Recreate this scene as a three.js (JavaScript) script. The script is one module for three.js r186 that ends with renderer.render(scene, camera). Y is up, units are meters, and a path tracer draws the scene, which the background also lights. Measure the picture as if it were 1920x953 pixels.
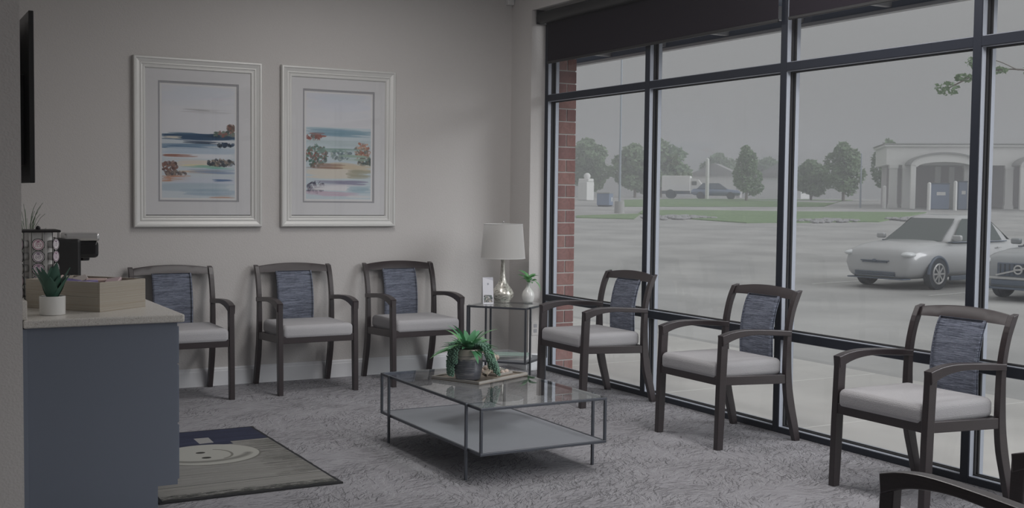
import * as THREE from 'three';
import { RoundedBoxGeometry } from 'three/addons/geometries/RoundedBoxGeometry.js';
import { mergeGeometries, toCreasedNormals } from 'three/addons/utils/BufferGeometryUtils.js';
import { RectAreaLightUniformsLib } from 'three/addons/lights/RectAreaLightUniformsLib.js';

// ---------------------------------------------------------------- camera, sky, lights, exposure
const scene = new THREE.Scene();
const camera = new THREE.PerspectiveCamera(24.7367, 1920 / 953, 0.1, 600);
camera.position.set(-4.9126, 1.45, 8.62025);
camera.up.set(0.01472137, 0.99865804, -0.04965273);
camera.lookAt(-4.9126 + 4.8628237, 1.45 - 0.5054057, 8.62025 - 8.7233887);

const renderer = new THREE.WebGLRenderer();
renderer.toneMapping = THREE.LinearToneMapping;
renderer.toneMappingExposure = 0.325;
renderer.shadowMap.enabled = true;

// an even overcast sky: brightest overhead, as clouded skies are
{
  const W = 64, H = 64, d = new Float32Array(W * H * 4);
  for (let r = 0; r < H; r++) {
    const el = ((r + 0.5) / H - 0.5) * Math.PI, s = Math.max(0, Math.sin(el));
    const L = 0.70 * (1 + 2 * s);   // the standard overcast sky
    for (let c = 0; c < W; c++) d.set([L * 0.985, L * 0.995, L * 0.99, 1], (r * W + c) * 4);
  }
  const t = new THREE.DataTexture(d, W, H, THREE.RGBAFormat, THREE.FloatType);
  t.mapping = THREE.EquirectangularReflectionMapping; t.magFilter = THREE.LinearFilter; t.needsUpdate = true;
  scene.background = t;
}
scene.fog = new THREE.FogExp2(0xf4f6fa, 0.0055);
// the sun behind thin cloud: a broad soft source, low over the parking lot
const sun = new THREE.DirectionalLight(0xfafcff, 6.4);
sun.position.set(21.9, 13.8, 28); sun.target.position.set(0, 0, 0); sun.castShadow = true; sun.shadow.radius = 64;
Object.assign(sun.shadow.camera, { left: -40, right: 40, top: 40, bottom: -40, near: 1, far: 160 }); sun.shadow.mapSize.set(4096, 4096);
scene.add(sun, sun.target); sun.name = 'hazy_sun';
RectAreaLightUniformsLib.init();
const FILL_LIGHT = { color: 0xfdfaf9, intensity: 34 };  // tint and strength of the fill added overhead

// ---------------------------------------------------------------- helpers
let seed = 1;
const rng = (s) => { let a = s >>> 0; return () => { a = (a + 0x6d2b79f5) | 0; let t = Math.imul(a ^ (a >>> 15), 1 | a); t = (t + Math.imul(t ^ (t >>> 7), 61 | t)) ^ t; return ((t ^ (t >>> 14)) >>> 0) / 4294967296; }; };
const R0 = rng(77);
const rr = (a, b, r = R0) => a + (b - a) * r();
const lerp = (a, b, t) => a + (b - a) * t;
const used = new Map();
function numbered(n) { const k = used.get(n) || 0; used.set(n, k + 1); return k ? n + '_' + String(k).padStart(3, '0') : n; }
function flat(g) { return g.index ? g.toNonIndexed() : g; }
function uvBox(g0) {   // uv in metres by the main direction of every face
  const g = flat(g0), p = g.attributes.position, uv = new Float32Array(p.count * 2);
  const a = new THREE.Vector3(), b = new THREE.Vector3(), c = new THREE.Vector3(), n = new THREE.Vector3();
  for (let i = 0; i < p.count; i += 3) {
    a.fromBufferAttribute(p, i); b.fromBufferAttribute(p, i + 1); c.fromBufferAttribute(p, i + 2);
    n.copy(b).sub(a).cross(c.clone().sub(a));
    const ax = Math.abs(n.x), ay = Math.abs(n.y), az = Math.abs(n.z);
    [a, b, c].forEach((v, k) => {
      const q = ax > ay && ax > az ? [v.z, v.y] : ay > az ? [v.x, v.z] : [v.x, v.y];
      uv[(i + k) * 2] = q[0]; uv[(i + k) * 2 + 1] = q[1];
    });
  }
  g.setAttribute('uv', new THREE.BufferAttribute(uv, 2));
  return g;
}
function clean(g) { const f = flat(g); for (const k of Object.keys(f.attributes)) if (!['position', 'normal', 'uv'].includes(k)) f.deleteAttribute(k); if (!f.attributes.normal) f.computeVertexNormals(); if (!f.attributes.uv) uvBox(f); f.morphAttributes = {}; return f; }
const merge = (list) => list.length === 1 ? clean(list[0]) : mergeGeometries(list.map(clean), false);
function box(w, h, d, x = 0, y = 0, z = 0, r = 0) {   // centred in x and z, standing on y
  const g = r ? new RoundedBoxGeometry(w, h, d, 2, r) : new THREE.BoxGeometry(w, h, d);
  g.translate(x, y + h / 2, z);
  return uvBox(g);
}
const span = (x0, x1, y0, y1, z0, z1, r = 0) => box(x1 - x0, y1 - y0, z1 - z0, (x0 + x1) / 2, y0, (z0 + z1) / 2, r);
const cyl = (r0, r1, h, x, y, z, n = 24) => new THREE.CylinderGeometry(r1, r0, h, n).translate(x, y + h / 2, z);
const lathe = (pts, n = 36) => new THREE.LatheGeometry(pts.map(([r, y]) => new THREE.Vector2(r, y)), n);
const tube = (pts, r, n = 16, k = 8) => new THREE.TubeGeometry(new THREE.CatmullRomCurve3(pts.map((p) => new THREE.Vector3(...p))), n, r, k, false);
function loft(rings, crease = 0.7, caps = true) {
  const n = rings[0].length, pos = [], idx = [];
  for (const r of rings) for (const p of r) pos.push(...p);
  for (let i = 0; i < rings.length - 1; i++) for (let j = 0; j < n; j++) {
    const a = i * n + j, b = i * n + (j + 1) % n, c = a + n, d = b + n;
    idx.push(a, b, d, a, d, c);
  }
  if (caps) for (const [o, f] of [[0, true], [(rings.length - 1) * n, false]]) for (let j = 1; j < n - 1; j++) f ? idx.push(o, o + j + 1, o + j) : idx.push(o, o + j, o + j + 1);
  const g = new THREE.BufferGeometry();
  g.setAttribute('position', new THREE.Float32BufferAttribute(pos, 3)); g.setIndex(idx);
  g.computeVertexNormals();
  return uvBox(toCreasedNormals(g, crease));
}
function smoothLine(pts, n) { return new THREE.CatmullRomCurve3(pts.map(([a, b]) => new THREE.Vector3(a, b, 0)), false, 'centripetal').getPoints(n).map((v) => [v.x, v.y]); }
function prism(pts, depth, bevel = 0.003) {   // outline in (a, y) pushed out along x, centred on x = 0; a becomes z
  const s = new THREE.Shape(pts.map(([a, b]) => new THREE.Vector2(a, b)));
  const g = new THREE.ExtrudeGeometry(s, { depth: depth - 2 * bevel, bevelEnabled: bevel > 0, bevelSize: bevel, bevelThickness: bevel, bevelOffset: -bevel, bevelSegments: 2, curveSegments: 6 });
  g.translate(0, 0, -(depth - 2 * bevel) / 2); g.rotateY(-Math.PI / 2);
  return uvBox(g);
}
function obj(name, geos, material, parent = scene) {
  const m = new THREE.Mesh(merge([].concat(geos)), material);
  m.name = parent === scene ? numbered(name) : name; m.castShadow = m.receiveShadow = true; parent.add(m);
  return m;
}
const shared = (name, geo, material, parent) => { const m = new THREE.Mesh(geo, material); m.name = name; m.castShadow = m.receiveShadow = true; parent.add(m); return m; };
function tag(o, label, category, group, kind) { o.userData = { label, category }; if (group) o.userData.group = group; if (kind) o.userData.kind = kind; return o; }
function thing(name, label, category, [x, y, z] = [0, 0, 0], turn = 0, group) {
  const o = new THREE.Group(); o.name = numbered(name); scene.add(o); o.position.set(x, y, z); o.rotation.y = turn;
  return tag(o, label, category, group);
}
function struct(name, geos, material, label) { const o = obj(name, geos, material); o.userData = { kind: 'structure', label, category: name.split('_')[0] }; return o; }
function copy(o, pos, turn, label, group) {
  const c = o.clone(); c.name = numbered(o.name.replace(/_\d\d\d$/, '')); scene.add(c); c.position.set(...pos); c.rotation.y = turn;
  c.userData = { ...o.userData, label }; if (group) c.userData.group = group;
  return c;
}
// ---------------------------------------------------------------- textures
function canvas(w, h, draw) { const c = document.createElement('canvas'); c.width = w; c.height = h; draw(c.getContext('2d'), w, h); return c; }
function tex(c, size, srgb = true, rep = true) {
  const t = new THREE.CanvasTexture(c); if (srgb) t.colorSpace = THREE.SRGBColorSpace;
  if (rep) { t.wrapS = t.wrapT = THREE.RepeatWrapping; t.repeat.set(1 / size[0], 1 / size[1]); }
  t.magFilter = THREE.LinearFilter; t.anisotropy = 8;
  return t;
}
function vnoise(n, oct, s) {   // tiling value noise n x n in 0..1
  const out = new Float32Array(n * n); let amp = 1, tot = 0;
  for (let o = 0, f = oct[0]; o < oct[1]; o++, f *= 2, amp *= 0.5) {
    const r = rng(s + o * 31), g = new Float32Array(f * f).map(() => r()); tot += amp;
    for (let y = 0; y < n; y++) for (let x = 0; x < n; x++) {
      const u = x / n * f, v = y / n * f, i = Math.floor(u), j = Math.floor(v); let a = u - i, b = v - j; a = a * a * (3 - 2 * a); b = b * b * (3 - 2 * b);
      const i1 = (i + 1) % f, j1 = (j + 1) % f;
      out[y * n + x] += amp * lerp(lerp(g[j * f + i], g[j * f + i1], a), lerp(g[j1 * f + i], g[j1 * f + i1], a), b);
    }
  }
  return out.map((v) => v / tot);
}
function noiseTex(n, oct, s, size, lo, hi, srgb = true) {   // grey or coloured noise between two sRGB colours
  const v = vnoise(n, oct, s), d = new Uint8Array(n * n * 4);
  for (let i = 0; i < n * n; i++) { const t = Math.min(1, Math.max(0, (v[i] - 0.2) / 0.6)); for (let c = 0; c < 3; c++) d[i * 4 + c] = lerp(lo[c], hi[c], t); d[i * 4 + 3] = 255; }
  const t = new THREE.DataTexture(d, n, n); if (srgb) t.colorSpace = THREE.SRGBColorSpace; t.wrapS = t.wrapT = THREE.RepeatWrapping; t.magFilter = THREE.LinearFilter; t.repeat.set(1 / size[0], 1 / size[1]); t.needsUpdate = true;
  return t;
}
const std = (o) => new THREE.MeshStandardMaterial(o);
const phys = (o) => new THREE.MeshPhysicalMaterial(o);
const lin = (r, g, b) => new THREE.Color().setRGB(r, g, b);

const carpetCanvas = canvas(1536, 1536, (g, W, H) => {
  const r = rng(5), n = vnoise(256, [5, 3], 9);
  g.fillStyle = '#b3b0b1'; g.fillRect(0, 0, W, H);
  g.lineCap = 'round';
  for (let i = 0; i < 19000; i++) {
    const x = r() * W, y = r() * H, m = n[(Math.floor(y / H * 256) % 256) * 256 + Math.floor(x / W * 256) % 256];
    const dark = r() < 0.22 + (m - 0.5) * 0.9, a = (n[(Math.floor(x / W * 256) % 256) * 256 + Math.floor(y / H * 256) % 256] - 0.5) * 4 + (r() - 0.5) * 1.2 + 0.4;
    const l = 16 + r() * 56, v = dark ? 92 + r() * 50 : 172 + r() * 42;
    g.strokeStyle = `rgba(${v | 0},${(v - 2) | 0},${(v - 1) | 0},${dark ? 0.7 : 0.55})`; g.lineWidth = 1.6 + r() * 3.2;
    const dx = Math.cos(a) * l, dy = Math.sin(a) * l, bx = (r() - 0.5) * 14, by = (r() - 0.5) * 14;
    for (const ox of [0, x > W / 2 ? -W : W]) for (const oy of [0, y > H / 2 ? -H : H]) {
      if ((ox && x > 90 && x < W - 90) || (oy && y > 90 && y < H - 90)) continue;
      g.beginPath(); g.moveTo(x + ox, y + oy); g.quadraticCurveTo(x + ox + dx / 2 + bx, y + oy + dy / 2 + by, x + ox + dx, y + oy + dy); g.stroke();
    }
  }
});
const woodCanvas = canvas(512, 512, (g, W, H) => {
  const r = rng(12); g.fillStyle = '#3a2c2e'; g.fillRect(0, 0, W, H);
  for (let i = 0; i < 420; i++) { const y = r() * H, v = r(); g.strokeStyle = v < 0.5 ? `rgba(28,19,22,${0.25 + r() * 0.3})` : `rgba(82,58,56,${0.1 + r() * 0.25})`; g.lineWidth = 0.6 + r() * 2; g.beginPath(); g.moveTo(-5, y); g.bezierCurveTo(W * 0.3, y + (r() - 0.5) * 14, W * 0.6, y + (r() - 0.5) * 14, W + 5, y); g.stroke(); }
});
const pineCanvas = canvas(512, 256, (g, W, H) => {
  const r = rng(14); g.fillStyle = '#e2cda9'; g.fillRect(0, 0, W, H);
  for (let i = 0; i < 160; i++) { const y = r() * H; g.strokeStyle = `rgba(190,150,105,${0.06 + r() * 0.14})`; g.lineWidth = 0.7 + r() * 3; g.beginPath(); g.moveTo(-5, y); g.bezierCurveTo(W * 0.3, y + (r() - 0.5) * 20, W * 0.6, y + (r() - 0.5) * 20, W + 5, y + (r() - 0.5) * 8); g.stroke(); }
});
const streakCanvas = canvas(512, 512, (g, W, H) => {
  const r = rng(21); g.fillStyle = '#6d727c'; g.fillRect(0, 0, W, H);
  for (let i = 0; i < 2600; i++) { const x = r() * W, y = r() * H, l = 20 + r() * 150, v = r(); g.fillStyle = v < 0.45 ? `rgba(52,56,66,${0.2 + r() * 0.45})` : `rgba(150,155,166,${0.12 + r() * 0.32})`; g.fillRect(x, y, l, 1 + r() * 2.6); if (x + l > W) g.fillRect(x - W, y, l, 1 + r() * 2.6); }
});
const stoneCanvas = canvas(512, 512, (g, W, H) => {
  const r = rng(31); g.fillStyle = '#cfccc6'; g.fillRect(0, 0, W, H);
  for (let i = 0; i < 9000; i++) { const v = r(), s = 0.8 + r() * 3.2; g.fillStyle = v < 0.3 ? `rgba(120,112,104,${0.15 + r() * 0.5})` : v < 0.65 ? `rgba(240,238,232,${0.4 + r() * 0.4})` : `rgba(176,168,158,${0.3 + r() * 0.4})`; g.fillRect(r() * W, r() * H, s, s * (0.6 + r())); }
});
const concreteTex = noiseTex(512, [6, 6], 41, [5, 5], [186, 185, 182], [212, 211, 207]);
const lotTex = noiseTex(512, [5, 6], 43, [9, 9], [174, 174, 173], [202, 202, 200]);
const wallBump = noiseTex(256, [48, 2], 45, [0.35, 0.35], [0, 0, 0], [255, 255, 255], false);
const fabricBump = noiseTex(256, [64, 2], 47, [0.12, 0.12], [0, 0, 0], [255, 255, 255], false);

const M = {
  wall: std({ color: lin(0.60, 0.58, 0.565), roughness: 0.9, bumpMap: wallBump, bumpScale: 0.0006 }),
  trim: std({ color: lin(0.76, 0.77, 0.79), roughness: 0.5 }),
  ceiling: std({ color: lin(0.8, 0.79, 0.77), roughness: 0.95 }),
  carpet: std({ color: lin(0.67, 0.685, 0.72), map: tex(carpetCanvas, [1.7, 1.7]), roughness: 1, bumpMap: tex(carpetCanvas, [1.7, 1.7], false), bumpScale: 0.006 }),
  wood: phys({ color: lin(0.52, 0.47, 0.52), map: tex(woodCanvas, [0.35, 0.12]), roughness: 0.42, clearcoat: 0.5, clearcoatRoughness: 0.35 }),
  seat: std({ color: lin(0.48, 0.475, 0.49), roughness: 0.85, bumpMap: fabricBump, bumpScale: 0.0012 }),
  pad: std({ color: lin(1.1, 1.12, 1.2), map: tex(streakCanvas, [0.4, 0.4]), roughness: 0.95, bumpMap: tex(streakCanvas, [0.4, 0.4], false), bumpScale: 0.001 }),
  bronze: phys({ color: lin(0.014, 0.018, 0.03), roughness: 0.5, specularIntensity: 0.6 }),
  stop: std({ color: lin(0.40, 0.43, 0.49), roughness: 0.45, metalness: 0.2 }),  // pale grey carries the sky light falling on the dark frame sides
  gasket: std({ color: lin(0.02, 0.02, 0.022), roughness: 0.8 }),
  glass: phys({ color: 0xffffff, transmission: 1, roughness: 0, thickness: 0, ior: 1.5 }),
  shade: phys({ color: lin(0.02, 0.016, 0.022), specularIntensity: 0.2, transmission: 0.03, thickness: 0, roughness: 0.9 }),
  black: std({ color: lin(0.012, 0.012, 0.013), roughness: 0.45 }),
  blackGloss: std({ color: lin(0.01, 0.01, 0.012), roughness: 0.15 }),
  gun: std({ color: lin(0.12, 0.13, 0.15), roughness: 0.38, metalness: 0.75 }),
  shelf: std({ color: lin(0.29, 0.3, 0.335), roughness: 0.5, metalness: 0.15 }),
  tableGlass: phys({ color: lin(0.93, 0.97, 0.95), transmission: 1, roughness: 0.0, thickness: 0, ior: 1.5 }),
  frame: std({ color: lin(0.70, 0.70, 0.68), roughness: 0.4, metalness: 0.2 }),
  matBoard: std({ color: lin(0.66, 0.66, 0.67), roughness: 0.9 }),
  matBevel: std({ color: lin(0.72, 0.72, 0.72), roughness: 0.9 }),
  matLine: std({ color: lin(0.36, 0.36, 0.38), roughness: 0.9 }),
  cabinet: std({ color: lin(0.17, 0.195, 0.245), roughness: 0.45 }),
  stone: std({ color: 0xffffff, map: tex(stoneCanvas, [0.4, 0.4]), roughness: 0.3 }),
  white: std({ color: lin(0.72, 0.72, 0.71), roughness: 0.4 }),
  ceramic: phys({ color: lin(0.74, 0.74, 0.72), roughness: 0.3, clearcoat: 0.4 }),
  pine: std({ color: lin(0.62, 0.73, 0.98), map: tex(pineCanvas, [0.5, 0.2]), roughness: 0.6 }),
  silver: std({ color: lin(0.6, 0.6, 0.6), roughness: 0.3, metalness: 0.7 }),
  succulent: std({ color: lin(0.045, 0.12, 0.085), roughness: 0.5 }),
  grassBlade: std({ color: lin(0.11, 0.17, 0.10), roughness: 0.7 }),
  fern: phys({ color: lin(0.09, 0.34, 0.15), roughness: 0.6, transmission: 0.25, thickness: 0 }),
  fernLight: phys({ color: lin(0.16, 0.42, 0.16), roughness: 0.6, transmission: 0.25, thickness: 0 }),
  trailing: std({ color: lin(0.17, 0.31, 0.23), roughness: 0.6 }),
  soil: std({ color: lin(0.03, 0.022, 0.016), roughness: 1 }),
  lampShade: phys({ color: lin(0.7, 0.69, 0.67), roughness: 1, transmission: 0.4, thickness: 0 }),
  tray: std({ color: lin(0.22, 0.185, 0.15), roughness: 0.6 }),
  trayRim: std({ color: lin(0.40, 0.38, 0.35), roughness: 0.6 }),
  bead: std({ color: lin(0.55, 0.46, 0.40), roughness: 0.7 }),
  drift: std({ color: lin(0.56, 0.48, 0.39), roughness: 0.8 }),
  sidewalk: std({ color: lin(1, 1, 1), map: concreteTex, roughness: 0.95 }),
  lot: std({ color: lin(0.84, 0.84, 0.84), map: lotTex, roughness: 0.95 }),
  kerb: std({ color: lin(0.4, 0.4, 0.395), roughness: 0.95 }),
  grass: std({ color: 0xffffff, map: noiseTex(256, [16, 4], 51, [3, 3], [104, 132, 92], [142, 165, 120]), roughness: 1 }),
  mortar: std({ color: lin(0.5, 0.48, 0.46), roughness: 1 }),
  canopy: std({ color: lin(0.14, 0.17, 0.23), roughness: 0.5 }),
  canopyEdge: std({ color: lin(0.42, 0.42, 0.43), roughness: 0.5 }),
  carWhite: phys({ color: lin(0.49, 0.50, 0.51), roughness: 0.35, clearcoat: 0.8, clearcoatRoughness: 0.05 }),
  carSilver: phys({ color: lin(0.36, 0.38, 0.4), roughness: 0.35, clearcoat: 0.8, clearcoatRoughness: 0.05 }),
  carGlass: std({ color: lin(0.10, 0.12, 0.12), roughness: 0.05 }),
  carTrim: std({ color: lin(0.12, 0.15, 0.2), roughness: 0.5 }),
  tyre: std({ color: lin(0.06, 0.07, 0.085), roughness: 0.9 }),
  alloy: std({ color: lin(0.62, 0.62, 0.62), roughness: 0.35, metalness: 0.4 }),
  headlight: phys({ color: lin(0.75, 0.78, 0.8), roughness: 0.1, clearcoat: 1 }),
  bark: std({ color: lin(0.22, 0.19, 0.17), roughness: 1 }),
  pale: std({ color: lin(0.8, 0.8, 0.79), roughness: 0.9 }),
  paleWall: std({ color: lin(0.6, 0.57, 0.59), roughness: 0.9 }),
  roofGrey: std({ color: lin(0.34, 0.34, 0.34), roughness: 0.9 }),
  blueBox: std({ color: lin(0.20, 0.26, 0.38), roughness: 0.6 }),
  poleGrey: std({ color: lin(0.34, 0.38, 0.44), roughness: 0.5 }),
};
const leafMat = phys({ color: lin(0.21, 0.31, 0.17), roughness: 0.9, transmission: 0.3, thickness: 0 });

// ================================================================ the room
const ROOM_H = 3.2, Z_END = 10.6, X_END = -5.9, BAY = 1.418, Z0 = 0.326;
struct('floor', span(X_END, 0.02, -0.15, 0, -0.02, Z_END), M.carpet, 'grey patterned carpet with darker brushed strokes');
struct('ceiling', span(X_END - 0.2, 0.3, ROOM_H, ROOM_H + 0.35, -0.35, Z_END + 0.2), M.ceiling, 'flat pale ceiling above the waiting room');
struct('wall_back', span(X_END - 0.2, 0.12, -0.15, ROOM_H, -0.2, 0), M.wall, 'warm grey painted wall behind the pictures');
struct('wall_right', [span(-0.132, 0.0, -0.15, ROOM_H, 0, 0.335), span(0, 0.12, -0.15, ROOM_H, -0.02, Z0), span(-0.132, 0.12, 2.965, ROOM_H, 0.335, Z0 + 7 * BAY), span(-0.132, 0.12, -0.15, ROOM_H, Z0 + 7 * BAY, Z_END)], M.wall, 'warm grey wall framing the large window');
struct('wall_front', span(X_END - 0.2, 0.12, -0.15, ROOM_H, Z_END, Z_END + 0.2), M.wall, 'wall behind the viewer');
struct('wall_left', span(X_END - 0.2, X_END, -0.15, ROOM_H, 0, Z_END), M.wall, 'far left wall of the room');
struct('wall_partition', span(-4.46, -4.336, 0, ROOM_H, 0, 3.3, 0), M.wall, 'end of the partition wall beside the cabinet');
{
  const prof = [[0, 0], [0.015, 0], [0.015, 0.108], [0.012, 0.116], [0.012, 0.124], [0.006, 0.136], [0, 0.136]];
  const bb = prism(prof, 4.2, 0); bb.translate(-2.235, 0, 0);
  struct('baseboard_back', bb, M.trim, 'white baseboard along the picture wall');
  const b2 = prism(prof, 0.335, 0); b2.rotateY(-Math.PI / 2); b2.translate(-0.132, 0, 0.1675);
  const b3 = prism(prof, 0.132, 0); b3.translate(-0.066, 0, 0.335);
  struct('baseboard_right', [b2, b3], M.trim, 'short white baseboard beside the window');
}
// the storefront window: mullions, transoms and panes, seven bays long
{
  const w = new THREE.Group(); w.name = 'window_1'; scene.add(w);
  w.userData = { kind: 'structure', label: 'tall dark framed storefront window along the right side', category: 'window' };
  const F = 0.051, D = 0.114, levels = [0, 0.58, 2.227, 2.92], tops = [0.036, 0.631, 2.278, 2.965];
  const mull = span(0, D, 0, 2.965, 0, F, 0.002), bar = (h) => span(0, D, 0, h, F, BAY, 0.002);
  const bars = levels.map((y, i) => bar(tops[i] - y));
  for (let k = 0; k <= 7; k++) shared('mullion', mull, M.bronze, w).position.set(0, 0, Z0 + k * BAY - (k === 7 ? F : 0));
  for (let k = 0; k < 7; k++) {
    const last = k === 6;
    levels.forEach((y, i) => { const t = shared(['sill', 'transom', 'transom', 'head'][i], bars[i], M.bronze, w); t.position.set(0, y, Z0 + k * BAY); if (last) t.scale.z = 0.999; });
    for (let i = 0; i < 3; i++) {
      const z0 = Z0 + k * BAY + F, z1 = Z0 + (k + 1) * BAY - (last ? F : 0), y0 = tops[i], y1 = levels[i + 1], zm = (z0 + z1) / 2, ym = (y0 + y1) / 2;
      const pane = new THREE.PlaneGeometry(z1 - z0, y1 - y0); pane.rotateY(-Math.PI / 2); pane.translate(0.057, ym, zm);
      shared('pane', clean(pane), M.glass, w);
      const gs = [];
      for (const gx of [0.044, 0.07]) gs.push(span(gx - 0.006, gx + 0.006, y0, y1, z0, z0 + 0.009), span(gx - 0.006, gx + 0.006, y0, y1, z1 - 0.009, z1), span(gx - 0.006, gx + 0.006, y0, y0 + 0.009, z0, z1), span(gx - 0.006, gx + 0.006, y1 - 0.009, y1, z0, z1));
      obj('gasket', gs, M.gasket, w);
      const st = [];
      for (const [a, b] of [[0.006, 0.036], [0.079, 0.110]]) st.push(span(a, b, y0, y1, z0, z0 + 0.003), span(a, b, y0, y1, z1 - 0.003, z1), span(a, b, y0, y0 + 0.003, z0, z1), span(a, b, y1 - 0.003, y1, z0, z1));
      obj('lit_frame_side', st, M.stop, w);  // thin liners, with sky light on the bronze sides put into their colour
    }
  }
}
// roller shades
for (const [z0, z1, label] of [[0.37, Z0 + 2 * BAY + 0.02, 'dark roller shade pulled partly down nearest the corner'], [Z0 + 2 * BAY + 0.045, Z0 + 4 * BAY, 'dark roller shade at the top edge, next one from the corner'], [Z0 + 4 * BAY + 0.03, Z0 + 6 * BAY, 'dark roller shade over the window nearest the viewer']]) {
  const t = thing('roller_shade', label, 'roller shade', [-0.055, 0, z0], 0, 'roller shades over the storefront window'), L = z1 - z0;
  obj('roller_tube', new THREE.CylinderGeometry(0.048, 0.048, L, 28).rotateX(Math.PI / 2).translate(-0.01, 2.9, L / 2), M.black, t);
  obj('fabric', new THREE.PlaneGeometry(L - 0.07, 0.35).rotateY(Math.PI / 2).translate(0.02, 2.708, L / 2 + 0.025), M.shade, t);
  obj('hem_bar', span(0.012, 0.028, 2.525, 2.545, 0.06, L - 0.01, 0.004), M.black, t);
  obj('bracket', [span(-0.05, 0.04, 2.85, 2.965, -0.012, 0.0, 0.002)], M.black, t);
}
// unseen ceiling panels, added as fill to brighten the room
for (const [x, z, label] of [[-1.9, 1.9, 'added fill panel nearest the picture wall'], [-0.85, 4.1, 'added fill panel above the middle of the window row'], [-0.85, 5.8, 'added fill panel above the near end of the window row'], [-0.85, 7.5, 'added fill panel by the window beside the nearest chair']]) {
  const t = thing('fill_panel', label, 'fill panel', [x, ROOM_H, z], 0, 'added fill panels');
  obj('trim_ring', [span(-0.32, -0.3, -0.02, 0, -0.62, 0.62), span(0.3, 0.32, -0.02, 0, -0.62, 0.62), span(-0.3, 0.3, -0.02, 0, -0.62, -0.6), span(-0.3, 0.3, -0.02, 0, 0.6, 0.62)], M.white, t);
  obj('diffuser', span(-0.3, 0.3, -0.012, -0.002, -0.6, 0.6), std({ color: lin(0.8, 0.8, 0.8), emissive: FILL_LIGHT.color, emissiveIntensity: 0.8 }), t);
  const l = new THREE.RectAreaLight(FILL_LIGHT.color, FILL_LIGHT.intensity, 0.6, 1.2); l.name = 'added_fill';
  l.position.set(0, -0.022, 0); l.rotation.x = -Math.PI / 2; t.add(l);
}
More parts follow.
